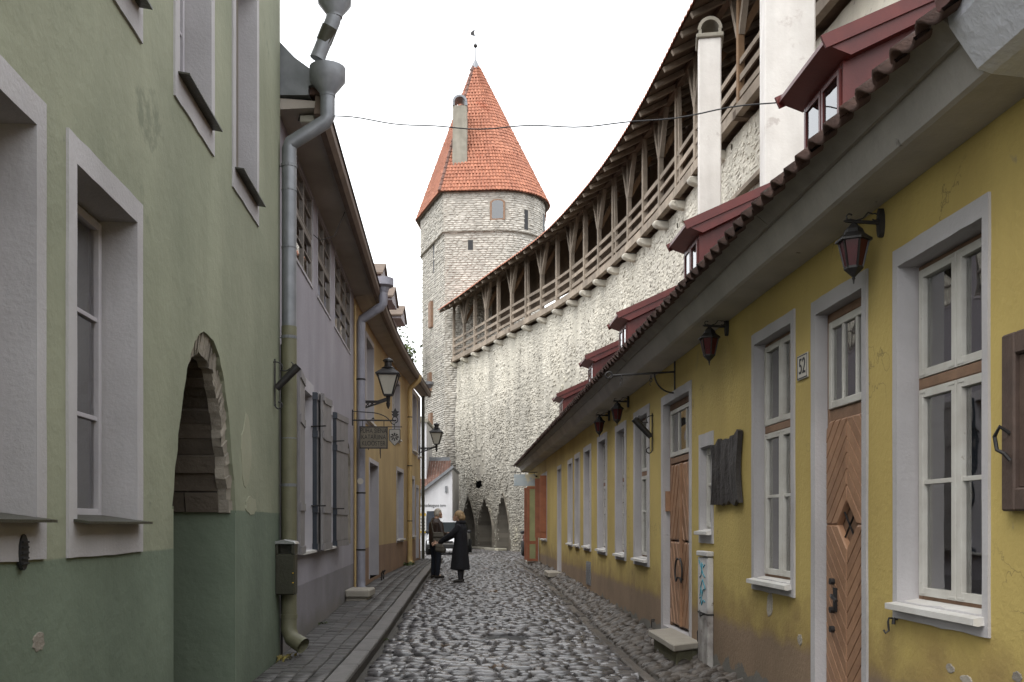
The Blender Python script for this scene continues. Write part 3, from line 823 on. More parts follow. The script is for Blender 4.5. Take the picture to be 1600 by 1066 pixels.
vm.prism([(.04 * math.cos(t * math.pi / 8), .075 * math.sin(t * math.pi / 8)) for t in range(16)], -.01, .006)
v_ = vm.build('vent_grille', 'plastic', gh, loc=(o[0], .016, o[1]))

# ================================================================ lilac house
lh = thing('lilac_house', 'pale lilac two storey house with grey shutters behind the olive downpipe', 'house', LW.o, LW.rz)
holes = []
def lx(Y): return -Y * LW.L
kw = dict(ms=.02, mt=.03, mb=.03, depth=.015, transom=.5, lower=1, upper=1, vbars=0, surround='trim_w', frame='dull_frame', sash='dull_frame', glass='mirror_glass', sill=None, curtain=False, sw=.022, fw=.026)
for Yn, Yf, c in ((11.3, 12.8, 2), (13.25, 14.75, 2), (15.25, 17.8, 3)):
    w, h = window(lh, (lx(Yf), lx(Yn), 4.64, 5.86), cols=c, **kw); holes.append(h)
for Yn, Yf in ((11.42, 12.86), (13.4, 15.1)):
    o = (lx(Yf), lx(Yn), 1.12, 3.36)
    w, h = window(lh, o, ms=.14, mt=.16, mb=.06, depth=.14, cols=2, transom=.36, lower=2, upper=1, surround='trim_w', sill='sill', frame='white_wood', sash='white_wood', curtain=(0, 1)); holes.append(h)
    def leaf(pA, pB, z0, z1, mname):
        """shutter leaf or dark strip between two plan points (x, y) of the facade frame, standing off the wall"""
        A2, B2 = Vector((pA[0], pA[1], 0)), Vector((pB[0], pB[1], 0)); dd = (B2 - A2); LL = dd.length; dd.normalize(); nn = Vector((-dd.y, dd.x, 0))
        if nn.y < 0: nn = -nn
        mp = lambda x, y, z: tuple(A2 + dd * x + nn * y + Vector((0, 0, z)))
        sh = MB(); sh.prism([(0, z0), (LL, z0), (LL, z1), (0, z1)], 0, .03, mp=mp); so = sh.build('shutter', mname, w, bevel=.004)  # the dark_blue one, with its boards and bars, is only the added strip
        nbd = 3
        for k in range(nbd):
            q = MB(); q.prism([(LL * k / nbd + .004, z0 + .1), (LL * (k + 1) / nbd - .004, z0 + .1), (LL * (k + 1) / nbd - .004, z1 - .1), (LL * k / nbd + .004, z1 - .1)], .03, .036, mp=mp); 
            so2 = q
            q.build('shutter_board', mname, w)
        for z in (z0 + .0, z0 + .5, z1 - .6, z1 - .10):
            q = MB(); q.prism([(-.006, z), (LL + .006, z), (LL + .006, z + .09), (-.006, z + .09)], .03, .05, mp=mp); q.build('shutter_bar', mname, w)
    leaf((h[0] - .03, .035), (h[0] - .82, .13), 1.16, 3.26, 'shutter')
    leaf((h[0] - .03, .005), (h[0] - .05, .06), 1.16, 3.26, 'dark_blue')  # narrow dark strip added beside the open leaf, not a leaf itself
    leaf((h[1] + .03, .055), (h[1] + .75, .11), 1.16, 3.26, 'shutter')
    st_ = MB()
    for z in (1.75, 2.8): st_.tube([(h[0] + .02, .0, z), (h[0] + .1, .2, z)], .01, 6)
    st_.build('shutter_stay', 'iron', w)
# small arched niche window
o = (lx(17.85), lx(16.75), 1.15, 3.0)
nb = MB(); ao = [(o[0] + (o[1] - o[0]) * (.5 - .5 * math.cos(math.pi * k / 12)), 2.45 + .55 * math.sin(math.pi * k / 12)) for k in range(13)]
holes.append((o[0], o[1], o[2], 3.02))
def lil_extra(b):
    for p, q in zip(ao, ao[1:]): b.face([(p[0], 0, p[1]), (q[0], 0, q[1]), (q[0], 0, 3.02), (p[0], 0, 3.02)])
facade(lx(18.42), lx(10.16), -.05, 5.93, holes, 'lilac', lh, extra=lil_extra)
out = [(o[0], o[2])] + ao + [(o[1], o[2])]
for p, q in zip(out, out[1:]): nb.face([(p[0], 0, p[1]), (q[0], 0, q[1]), (q[0], -.25, q[1]), (p[0], -.25, p[1])])
nb.face([(o[0], -.25, o[2]), (o[1], -.25, o[2]), (o[1], -.25, 3.02), (o[0], -.25, 3.02)]); nb.face([(o[0], 0, o[2]), (o[1], 0, o[2]), (o[1], -.25, o[2]), (o[0], -.25, o[2])])
ni = nb.build('niche', 'rough_stone', lh)
pane = MB(); pane.box(o[0] + .2, o[1] - .2, -.24, -.22, 1.3, 2.7); pane.build('pane', 'dark_glass', ni)
shell(lx(18.4), lx(10.3), 5.8, 3.2, lh)

def left_path(Y0, Y1, n, wob=0.):
    out = []
    for k in range(n + 1):
        Y = Y0 + (Y1 - Y0) * k / n
        e = .05; d = Vector((left_x(Y + e) - left_x(Y - e), 2 * e, 0))
        if abs(Y - 18.42) < .06 or abs(Y - 10.15) < .06: d = Vector((-.0667, 1, 0))
        d.normalize(); out.append((Vector((left_x(Y), Y, 0)), Vector((d.y, -d.x, 0))))
    return out
def world_part(b, name, m, parent, **k):
    """mesh given in world coordinates, stored in its parent's own coordinates"""
    M_ = (Matrix.Translation(parent.location) @ Matrix.Rotation(parent.rotation_euler.z, 4, 'Z')).inverted()
    b.v = [tuple(M_ @ Vector(v)) for v in b.v]
    return b.build(name, m, parent, **k)
pl = left_path(10.17, 18.44, 16)
pl = [(Vector((-1.81 - .0667 * p.y, p.y, 0)), o) for p, o in pl]
b = MB(); b.sweep([(.01, 5.90), (.40, 5.93), (.40, 6.0), (.01, 6.02)], pl, closed=True); world_part(b, 'soffit', 'soffit', lh)
b = MB(); b.sweep([(.385, 5.865), (.45, 5.87), (.50, 5.93), (.50, 6.04), (.402, 6.06)], pl, closed=True); world_part(b, 'eave_board', 'eave', lh)
b = MB(); b.sweep([(.40, 6.07), (.52, 6.05), (-3.2, 8.6), (-3.2, 8.0), (-.1, 6.03)], pl, closed=True); world_part(b, 'roof', 'dark_tile', lh)

# ================================================================ ochre house (left, curving)
oh = thing('ochre_house', 'warm ochre house curving along the left pavement with brown base', 'house', (OCH[0][0], OCH[0][1], 0))
def och_frame(Y):
    """wall frame at Y: point, along (away), outward"""
    for (x0, y0), (x1, y1) in zip(OCH, OCH[1:]):
        if y0 <= Y <= y1 + 1e-6:
            d = Vector((x1 - x0, y1 - y0, 0)).normalized(); t = (Y - y0) / (y1 - y0)
            return Vector((x0 + (x1 - x0) * t, Y, 0)), d, Vector((d.y, -d.x, 0))
def och_Y(u):
    lo, hi = 18.5, 33.9
    f = lambda Y: CX + FP * left_x(Y) / Y - u
    for _ in range(50):
        m = (lo + hi) / 2
        if f(m) < 0: lo = m
        else: hi = m
    return lo
OP = []      # openings (Y0, Y1, z0, z1, kind)
def ochre_open(u0, u1, vt, vb, kind, ut):
    Y0, Y1, Yt = och_Y(u0), och_Y(u1), och_Y(ut)
    OP.append((Y0, Y1, EYE + (HZ - vb) / FP * Yt, EYE + (HZ - vt) / FP * Yt, kind))
ochre_open(572, 583, 528, 655, 'window', 573)
ochre_open(613.5, 624, 590, 680, 'window', 614)
ochre_open(644, 650.5, 614, 703, 'window', 644.5)
ochre_open(653, 655.5, 625, 712, 'window', 653)
ochre_open(577, 590.5, 722, 905, 'door', 577)
ochre_open(620, 629.5, 735, 842, 'window', 620)
ochre_open(643, 647, 748, 837, 'window', 643)
ochre_open(650, 653.5, 762, 873, 'door', 650)
b = MB()
ysplit = sorted({p[1] for p in OCH} | {o[0] for o in OP} | {o[1] for o in OP} )
zsplit = sorted({-.05, 5.98} | {o[2] for o in OP} | {o[3] for o in OP})
for ya, yb in zip(ysplit, ysplit[1:]):
    for za, zb in zip(zsplit, zsplit[1:]):
        my, mz = (ya + yb) / 2, (za + zb) / 2
        if any(o[0] < my < o[1] and o[2] < mz < o[3] for o in OP): continue
        b.face([(left_x(ya), ya, za), (left_x(yb), yb, za), (left_x(yb), yb, zb), (left_x(ya), ya, zb)])
b.face([(-3.24, 34, -.05), (-6.5, 34.2, -.05), (-6.5, 34.2, 5.98), (-3.24, 34, 5.98)])
b.face([(-3.24, 34, 5.98), (-6.5, 34.2, 5.98), (-5.0, 34.1, 8.4)])
world_part(b, 'wall', 'ochre', oh)
b = MB(); b.face([(-6.5, 18.5, 0), (-6.5, 34.1, 0), (-6.5, 34.1, 5.9), (-6.5, 18.5, 5.9)]); b.face([(-6.5, 18.5, 5.85), (-3.3, 18.5, 5.85), (-3.3, 34, 5.85), (-6.5, 34, 5.85)]); world_part(b, 'back_wall', 'room', oh)
for Y0, Y1, z0, z1, kind in OP:
    p0, p1 = Vector((left_x(Y0), Y0, 0)), Vector((left_x(Y1), Y1, 0)); d = (p1 - p0).normalized(); n = Vector((d.y, -d.x, 0)); L = (p1 - p0).length
    fx = lambda x, y, z: tuple(p0 + d * x + n * y + Vector((0, 0, z)))
    dep = .16 if kind == 'window' else .34
    fr = MB(); 
    for (a, c, e, f) in ((.02, L - .02, z1 - .06, z1), (.02, L - .02, z0, z0 + .06), (.0, .06, z0, z1), (L - .06, L, z0, z1)):
        fr.prism([(a, e), (c, e), (c, f), (a, f)], -dep - .03, -dep + .02, mp=fx)
    if kind == 'window':
        fr.prism([(L / 2 - .03, z0), (L / 2 + .03, z0), (L / 2 + .03, z1), (L / 2 - .03, z1)], -dep - .025, -dep + .022, mp=fx)
        for t in (.33, .66): fr.prism([(0.05, z0 + (z1 - z0) * t - .015), (L - .05, z0 + (z1 - z0) * t - .015), (L - .05, z0 + (z1 - z0) * t + .015), (.05, z0 + (z1 - z0) * t + .015)], -dep - .02, -dep + .018, mp=fx)
    wo = world_part(fr, kind, 'white_wood' if kind == 'window' else 'brown_wood', oh)
    par = wo; M_inv = None
    su = MB(); w = .11 if z0 > 0.8 else .1
    O = [(-w, z0 - (w if kind == 'window' else 0)), (L + w, z0 - (w if kind == 'window' else 0)), (L + w, z1 + w), (-w, z1 + w)]; I = [(0, z0), (L, z0), (L, z1), (0, z1)]
    for k in range(4):
        if kind == 'door' and k == 0: continue
        a, c, e, f = O[k], O[(k + 1) % 4], I[(k + 1) % 4], I[k]
        su.face([fx(a[0], .014, a[1]), fx(c[0], .014, c[1]), fx(e[0], .014, e[1]), fx(f[0], .014, f[1])])
        su.face([fx(a[0], -.01, a[1]), fx(c[0], -.01, c[1]), fx(c[0], .014, c[1]), fx(a[0], .014, a[1])])
        su.face([fx(f[0], .014, f[1]), fx(e[0], .014, e[1]), fx(e[0], -dep - .03, e[1]), fx(f[0], -dep - .03, f[1])])
    def sub(bm_, nm, m_):
        Mi = Matrix.Translation(oh.location).inverted(); bm_.v = [tuple(Mi @ Vector(v)) for v in bm_.v]; return bm_.build(nm, m_, wo)
    sub(su, 'surround', 'trim_w')
    pn = MB(); pn.prism([(.03, z0 + .03), (L - .03, z0 + .03), (L - .03, z1 - .03), (.03, z1 - .03)], -dep - .01, -dep - .004, mp=fx)
    sub(pn, 'pane' if kind == 'window' else 'door_leaf', 'dark_glass' if kind == 'window' else 'dark_wood')
    if kind == 'window':
        sl = MB(); sl.prism([(-.04, z0 - .05), (L + .04, z0 - .05), (L + .04, z0 - .01), (-.04, z0 - .01)], .015, .08, mp=fx); sub(sl, 'sill', 'sill')
pl = []
for k in range(33):
    Y = 18.46 + (34.35 - 18.46) * k / 32; p, d, n = och_frame(min(max(Y, 18.43), 33.99)); p = Vector((p.x, Y, 0))
    sc = float(np.interp(Y, [18, 26, 34.4], [1, .9, .66])); dz = float(np.interp(Y, [18, 26, 34.4], [0, .03, .16])); pl.append((Vector((p.x, p.y, dz)), n * sc))
b = MB(); b.sweep([(.01, 5.88), (.40, 5.95), (.40, 6.02), (.01, 6.02)], pl, closed=True); world_part(b, 'soffit', 'soffit', oh)
b = MB(); b.sweep([(.385, 5.885), (.46, 5.89), (.52, 5.95), (.52, 6.06), (.402, 6.08)], pl, closed=True); world_part(b, 'eave_board', 'eave', oh)
b = MB(); b.sweep([(.40, 6.09), (.54, 6.07), (-3.0, 8.4), (-3.0, 7.6), (-.1, 6.04)], pl, closed=True); world_part(b, 'roof', 'brown_tile', oh)
for Yd, nm in ((23.3, 0), (25.6, 1), (27.8, 2)):
    p, d, n = och_frame(Yd)
    fx = lambda x, y, z: tuple(p + d * x + n * y + Vector((0, 0, z)))
    b = MB(); b.prism([(-.42, 6.2), (.42, 6.2), (.42, 7.36), (-.42, 7.36)], -1.8, -.10, mp=fx); dm = world_part(b, 'dormer', 'trim_w', oh)
    def sub(bm_, nm_, m_):
        Mi = Matrix.Translation(oh.location).inverted(); bm_.v = [tuple(Mi @ Vector(v)) for v in bm_.v]; return bm_.build(nm_, m_, dm)
    b = MB(); b.prism([(-.58, 7.36), (.58, 7.36), (.58, 7.44), (0, 7.78), (-.58, 7.44)], -2.2, .12, mp=fx); sub(b, 'roof', 'trim_w')
    b = MB()
    for s_ in (-1, 1): b.prism([(s_ * .66, 7.42), (s_ * .60, 7.38) if 0 else (s_ * .66, 7.46), (0, 7.84), (0, 7.79)], -2.2, .17, mp=fx)
    sub(b, 'roof_edge', 'eave')
    b = MB(); b.prism([(-.25, 6.5), (.25, 6.5), (.25, 7.2), (-.25, 7.2)], -.10, -.09, mp=fx); sub(b, 'pane', 'dark_glass')

# ================================================================ yellow house (right)
yh = thing('yellow_house', 'long low yellow house on the right with red dormers and deep grey cornice', 'house', RW.o, RW.rz)
holes = []
def rw_open(u0, u1, vt, vb, ub=None): return RW.rect(u0, u1, vt, vb, u0, ub or u0)
def rx(Y): return Y * RW.L
# near windows
w, h = window(yh, (rx(4.44), rx(5.42), .975, 3.04), ms=.055, mt=.1, mb=.10, depth=.11, cols=2, transom=.355, lower=1, upper=0, curtain=(.0, .42)); holes.append(h); NEARWIN = w
b = MB(); b.box(rx(4.99), rx(5.06), -.36, -.33, 1.65, 1.78); b.box(rx(5.02), rx(5.03), -.36, -.34, 1.25, 1.65); b.build('wall_thermostat', 'plate', w)
b = MB()
for xx in (4.62, 4.86, 5.15): b.box(rx(xx), rx(xx) + .035, -.30, -.27, 1.0, 3.0)
b.box(rx(4.5), rx(5.38), -.30, -.275, 1.72, 1.75); b.build('inner_sash', 'white_wood', w)
for args, kw in (
    (rw_open(1176.5, 1243, 525, 920), dict(ms=.07, mt=.09, mb=.10, depth=.08, transom=.37)),
    (rw_open(1093.5, 1115.5, 681, 848), dict(ms=.06, mt=.13, mb=.13, depth=.06, cols=1, transom=0, lower=1, vbars=1, frame='white_wood', curtain=False)),
    (rw_open(991, 1015.5, 646, 881), dict(ms=.13, mt=.10, mb=.10, depth=.088, transom=.4)),
    (rw_open(962, 979, 667, 873), dict(ms=.13, mt=.10, mb=.10, depth=.09, transom=.4, sash='old_white_wood')),
    (rw_open(934, 949, 684, 865), dict(ms=.13, mt=.10, mb=.10, depth=.09, transom=.4, sash='old_white_wood')),
    (rw_open(912.5, 924, 700, 859.5), dict(ms=.13, mt=.10, mb=.10, depth=.10, transom=.4, sash='old_white_wood')),
    (rw_open(898.5, 906.5, 711, 855.5), dict(ms=.13, mt=.10, mb=.08, depth=.10, transom=.4)),
    (rw_open(887.5, 895, 720, 853), dict(ms=.13, mt=.10, mb=.08, depth=.10, transom=.4)),
    (rw_open(846, 855, 742, 845), dict(ms=.13, mt=.10, mb=.08, depth=.10, transom=.4)),
    ((rx(1.2), rx(2.2), .975, 3.04), dict(ms=.055, mt=.1, mb=.1, depth=.11)),
):
    w, h = window(yh, args, **kw); holes.append(h); LASTW = (w, h)
    if abs(args[1] - rx(RW.Y(846))) < .01: SHW = (w, h)
w, h = SHW
for hx, sg in ((h[0] - .02, -1), (h[1] + .02, 1)):
    b = MB(); x0, x1 = (hx - .05, hx) if sg < 0 else (hx, hx + .05)
    b.box(x0, x1, .015, .20, h[2] + .02, h[3] - .02)
    for z in (h[2] + .2, h[3] - .3): b.box(x0 - .012, x1 + .012, .03, .19, z, z + .09)
    b.build('shutter', 'orange_wood', w)

# door with chevron boards
def chevron(parent, x0, x1, z0, z1, zc, y, bw, hole, split_top=True):
    xc = (x0 + x1) / 2
    out = []
    for sx in (-1, 1):
        for sz in (-1, 1):
            q = [(x0, z0), (x1, z0), (x1, z1), (x0, z1)]
            q = clip(q, -sx, 0, -sx * xc); q = clip(q, 0, -sz, -sz * zc)
            k = 0 if hole == 0 else 1
            while True:
                c0, c1 = hole + (k - (1 if hole else 0)) * bw + .003, hole + (k + (0 if hole else 1)) * bw - .003
                p = clip(q, sx, sz, c1 + sx * xc + sz * zc); p = clip(p, -sx, -sz, -(c0 + sx * xc + sz * zc))
                if len(p) < 3:
                    if c0 > (x1 - x0) / 2 + max(z1 - zc, zc - z0): break
                    k += 1; continue
                out.append(p); k += 1
    for p in out:
        ar = abs(sum(p[i][0] * p[(i + 1) % len(p)][1] - p[(i + 1) % len(p)][0] * p[i][1] for i in range(len(p)))) / 2
        if ar < .0015: continue
        b = MB(); b.prism(p, y - .02, y + .022, inset=.016); b.build('board', 'door_wood', parent)
dY0, dY1 = 5.77, 6.68
o = (rx(dY0), rx(dY1), -.05, 3.04); i = (rx(5.84), rx(6.60), -.06, 2.94)
b = MB(); ring(b, o, i, -.01, .014, -.11); 
sur = None
d = MB(); y = -.072
d.box(i[0], i[1], y - .05, y - .005, 2.20, 2.28); d.box(i[0], i[0] + .04, y - .05, y + .0, .1, 2.94); d.box(i[1] - .04, i[1], y - .05, y + .0, .1, 2.94); d.box(i[0], i[1], y - .05, y, 2.88, 2.94)
d.box(i[0] + .04, i[1] - .04, y - .06, y - .025, .1, 2.2)
door = d.build('door', 'brown_wood', yh, bevel=.006); door['label'] = 'door of tan boards in a diamond pattern'
b.build('surround', 'trim', door)
chevron(door, i[0] + .03, i[1] - .03, .10, 2.20, 1.50, y, .105, .16)
b = MB(); bars(b, i[0] + .045, i[1] - .045, 2.285, 2.875, .05, y - .03, y + .01)
for t in (.33, .66): xx = i[0] + .05 + (i[1] - i[0] - .1) * t; b.box(xx - .012, xx + .012, y - .02, y + .006, 2.33, 2.83)
b.build('transom_sash', 'white_wood', door, bevel=.004)
b = MB(); b.box(i[0] + .08, i[1] - .08, y - .015, y - .011, 2.31, 2.85); b.build('pane', 'glass', door)
b = MB(); xc = (i[0] + i[1]) / 2
for k in range(-1, 2):
    b.tube([(xc + k * .05 - .06, y + .0, 1.5 - .06 + k * .05), (xc + k * .05 + .06, y + .0, 1.5 + .06 + k * .05)], .007, 6)
    b.tube([(xc + k * .05 - .06, y - .004, 1.5 + .06 - k * .05), (xc + k * .05 + .06, y - .004, 1.5 - .06 - k * .05)], .007, 6)
b.build('door_grille', 'iron', door)
b = MB(); xe = i[1] - .20
for z in (1.12, .93, .80): b.lathe((0, 0, 0), [(.001, 0)], 3) if 0 else b.tube([(xe + .03, y + .015, z), (xe + .03, y + .05, z)], .022, 10)
b.tube([(xe, y + .05, 1.03), (xe - .05, y + .065, 1.02), (xe - .11, y + .06, 1.0)], .012, 6); b.box(xe - .03, xe + .025, y + .02, y + .03, .92, 1.08)
b.build('handle', 'iron', door)
holes.append((i[0] - .005, i[1] + .005, -.05, i[3] + .005))

# narrow double door with curled handles, and its landing
o = (rx(10.15), rx(11.64), .0, 3.03); i = (rx(10.23), rx(11.52), .30, 2.93)
b = MB(); ring(b, o, i, -.01, .014, -.12)
y = -.07; d = MB()
d.box(i[0], i[1], y - .05, y, 2.22, 2.29); d.box(i[0], i[0] + .06, y - .05, y, .3, 2.93); d.box(i[1] - .06, i[1], y - .05, y, .3, 2.93); d.box(i[0], i[1], y - .05, y, 2.86, 2.93)
dbk = MB(); dbk.box(i[0] + .04, i[1] - .04, y - .09, y - .05, .3, 2.22)
door2 = d.build('double_door', 'brown_wood', yh, bevel=.006); door2['label'] = 'double door of slanting tan boards with curled iron handles'
b.build('surround', 'trim', door2); dbk.build('door_back', 'dark_wood', door2)
xc = (i[0] + i[1]) / 2
for lf, (a, c) in enumerate(((i[0] + .06, xc - .025), (xc + .025, i[1] - .06))):
    for z0, z1, sg in ((.34, 1.3, -1), (1.32, 2.2, 1)):
        s_ = sg * (1 if lf == 0 else -1); sl = 2.2 * s_
        for k in range(-8, 10):
            t0 = z0 + k * .36; q = [(a, z0), (c, z0), (c, z1), (a, z1)]
            q = clip(q, -sl, 1, t0 + .285 - sl * (a + c) / 2)
            q = clip(q, sl, -1, -(t0 - sl * (a + c) / 2)) if len(q) > 2 else []
            if len(q) > 2:
                p = MB(); p.prism(q, y - .045, y + .012, inset=.02); p.build('board', 'door_wood', door2)
b = MB(); b.box(xc - .03, xc + .03, y - .03, y + .035, .34, 2.2); b.build('meeting_stile', 'door_wood', door2, bevel=.01)
b = MB(); bars(b, i[0] + .06, i[1] - .06, 2.30, 2.85, .05, y - .03, y + .01)
for t in (.33, .66): xx = i[0] + .07 + (i[1] - i[0] - .14) * t; b.box(xx - .012, xx + .012, y - .02, y + .006, 2.35, 2.8)
b.build('transom_sash', 'white_wood', door2, bevel=.004)
b = MB(); b.box(i[0] + .09, i[1] - .09, y - .015, y - .011, 2.33, 2.82); b.build('pane', 'glass', door2)
b = MB(); b.box(i[0] + .09, i[1] - .09, y - .12, y - .1, 2.33, 2.82); b.build('transom_blind', 'orange_wood', door2)
for sg in (-1, 1):
    b = MB(); pts = []
    for k in range(26):
        t = k / 25; a = -1.2 + t * 5.4; r = .09 * (1 - t * .55)
        pts.append((xc + sg * (.12 + r * math.cos(a) * .9 - .02), y + .045, 1.10 - .17 * (1 - t) + r * math.sin(a) * .9 + .05 * t))
    b.tube([(xc + sg * .06, y + .005, .88), (xc + sg * .05, y + .045, .9)] + pts, .011, 6); b.build('handle', 'iron', door2)
b = MB(); b.box(i[1] - .05, i[1] - .005, y + .0, y + .06, 1.66, 1.9); b.build('mailbox', 'door_wood', door2)
holes.append((i[0] - .005, i[1] + .005, .29, i[3] + .005))
# grey side door, and the orange doorway at the far end
o = (rx(23.1), rx(24.0), .25, 2.95); i = (rx(23.18), rx(23.92), .3, 2.86)
b = MB(); ring(b, o, i, -.01, .014, -.3); d = MB(); d.box(i[0], i[1], -.28, -.22, .3, 2.86)
for z0, z1 in ((.45, 1.2), (1.35, 2.1), (2.2, 2.75)): d.box(i[0] + .1, i[1] - .1, -.22, -.205, z0, z1)
gd = d.build('door', 'grey_door', yh, bevel=.008); gd['label'] = 'plain grey side door'; b.build('surround', 'trim', gd)
b = MB(); b.tube([(i[0] + .08, -.2, 1.25), (i[0] + .08, -.14, 1.25), (i[0] + .2, -.13, 1.25)], .014, 6); b.build('handle', 'iron', gd)
holes.append((i[0] - .005, i[1] + .005, .29, i[3] + .005))
o = (rx(29.7), rx(31.1), .28, 2.8); i = (rx(29.8), rx(31.0), .34, 2.72)
b = MB(); ring(b, o, i, -.01, .014, -.25); d = MB(); bars(d, i[0], i[1], i[2], i[3], .06, -.22, -.16)
od = d.build('double_door', 'orange_wood', yh); od['label'] = 'orange doorway with both leaves open'; b.build('surround', 'trim', od)
b = MB(); b.box(i[0], i[1], -.24, -.225, i[2], i[3]); b.build('inner_door', 'dark_wood', od)
for xx, sg in ((i[0] - .03, -1), (i[1] + .03, 1)):
    b = MB(); bars(b, .015, .36, i[2] + .03, i[3] - .03, .08, -.025, .025); b.box(.09, .28, -.018, .018, .9, 1.0)
    b.v = [(xx + p[1], p[0], p[2]) for p in b.v]; lf = b.build('door_leaf', 'orange_wood', od)
    b = MB(); b.box(-.012, .012, .08, .29, i[2] + .1, i[3] - .1); b.v = [(xx + p[0], p[1], p[2]) for p in b.v]; b.build('door_panel', 'green_pane', od)
holes.append((i[0] - .005, i[1] + .005, .33, i[3] + .005))
# small flush details on the wall
b = MB(); x0, z0 = RW.at(923, 905); x1, _ = RW.at(917, 905); b.box(x0 - .02, x1 + .02, -.01, .012, .36, .80)
for k in range(8): b.box(x0, x1, .012, .022, .4 + k * .048, .42 + k * .048)
b.build('vent_grille', 'zinc', yh)
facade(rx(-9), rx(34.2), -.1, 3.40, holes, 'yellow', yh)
shell(rx(-9), rx(34.1), 3.38, 2.9, yh)

# cornice, fascia, tiles
pr = [(RW.P(rx(Y), 0, 0), RW.n) for Y in [4.02 + (34.25 - 4.02) * k / 60 for k in range(61)]]
wv = [.012 * mnoise.noise((k * .35, 3, 1)) for k in range(61)]
pr2 = [(Vector((p.x, p.y, w_)), n) for (p, n), w_ in zip(pr, wv)]
b = MB(); b.sweep([(.003, 3.36), (.24, 3.38), (.265, 3.39), (.33, 3.54), (.335, 3.58), (.003, 3.58)], pr2, closed=True); world_part(b, 'cornice', 'cornice', yh)
k0 = 0
while k0 < 60:        # fascia in separate boards, butted with a small gap
    k1 = min(60, k0 + rs.choice((5, 6, 7))); dz_ = rs.uniform(-.004, .004)
    pth = [(Vector((p.x, p.y, p.z + dz_)), n_) for p, n_ in pr2[k0:k1 + 1]]
    if k1 < 60: e0, e1 = pth[-2][0], pth[-1][0]; pth[-1] = (e1 + (e0 - e1).normalized() * .008, pth[-1][1])
    b = MB(); b.sweep([(.32, 3.545), (.362, 3.535), (.375, 3.548), (.462, 3.612), (.30, 3.625)], pth, closed=True); world_part(b, 'fascia_board', 'fascia', yh); k0 = k1
prn = [(RW.P(rx(Y), 0, 0), RW.n) for Y in (-9, -4, 0, 2, 3.2, 4.017)]
b = MB(); b.sweep([(.003, 3.36), (.24, 3.38), (.30, 3.40), (.42, 3.57), (.43, 3.62), (.003, 3.62)], prn, closed=True); world_part(b, 'white_cornice', 'cornice_w', yh)
b = MB(); b.sweep([(.25, 3.62), (.47, 3.625), (.50, 3.74), (.25, 3.82)], prn, closed=True); world_part(b, 'verge_board', 'red_brown', yh)
RS = math.radians(37)
def roof_pt(Y, s, h=0.):     # s metres up the slope from the eave edge
    p = RW.P(rx(Y), .47 - s * math.cos(RS), 3.575 + s * math.sin(RS)); return p + (RW.n * math.sin(RS) + Vector((0, 0, math.cos(RS)))) * h
b = MB()
for a, c in ((-9, 3.97), (3.97, 34.3)):
    for s0, s1 in ((.3, 4.4),): b.face([roof_pt(a, s0, .02), roof_pt(c, s0, .02), roof_pt(c, s1, .02), roof_pt(a, s1, .02)])
b.face([roof_pt(34.3, -.0, -.03), RW.P(rx(34.3), -3.05, 3.4), roof_pt(34.3, 4.4, 0)])
roof = world_part(b, 'roof', 'dark_tile', yh)
# pantiles: the eave course one by one, the rest as one sheet of tiles
PT = []
for sd in range(3):
    r = random.Random(sd); V = []; F = []; n = 8
    for kx, sy in enumerate((0, 1)):
        for lay in (0, 1):
            for j in range(n + 1):
                t = j / n; zz = .042 * math.sin(t * 2 * math.pi) if t < .5 else .02 * math.sin(t * 2 * math.pi)
                V.append(((t - .5) * 1.08, (zz - (.016 if lay else 0) + (0 if sy else .0)), sy * 1.0 + r.uniform(-.004, .004)))
    m_ = n + 1
    for j in range(n):
        F += [(j, 2 * m_ + j, 2 * m_ + j + 1, j + 1)[::-1], (m_ + j, m_ + j + 1, 3 * m_ + j + 1, 3 * m_ + j)[::-1], (j, j + 1, m_ + j + 1, m_ + j)[::-1], (2 * m_ + j, 3 * m_ + j, 3 * m_ + j + 1, 2 * m_ + j + 1)[::-1]]
    PT.append((np.array(V), F))
items = []; tw = .205
up = (-RW.n * math.cos(RS) + Vector((0, 0, math.sin(RS)))); nor = RW.n * math.sin(RS) + Vector((0, 0, math.cos(RS)))
for course in range(3):
    Y = 4.0
    while Y < 34.25:
        p = roof_pt(Y, -.05 + course * .3 + rs.uniform(-.012, .012), .03 + rs.uniform(-.006, .006))
        dd = RW.d + nor * rs.gauss(0, .03)
        uu = up - nor * .05
        items.append((rs.randrange(3), frame4(p, np.array(-dd * tw), np.array(nor), np.array(uu * .38)), (1 / Y if course == 0 else 0)))
        Y += tw / 1.0
yh_off = yh.location.copy(); 
# parts of a turned house: express in its frame
Minv = np.array((Matrix.Translation(yh.location) @ Matrix.Rotation(yh.rotation_euler.z, 4, 'Z')).inverted())
items = [(t, Minv @ m, p) for t, m, p in items]
_l = yh.location.copy(); yh.location = (0, 0, 0); scatter(items, PT, 'roof_tile', 'dark_tile', yh, 300, 'roof_tiles'); yh.location = _l

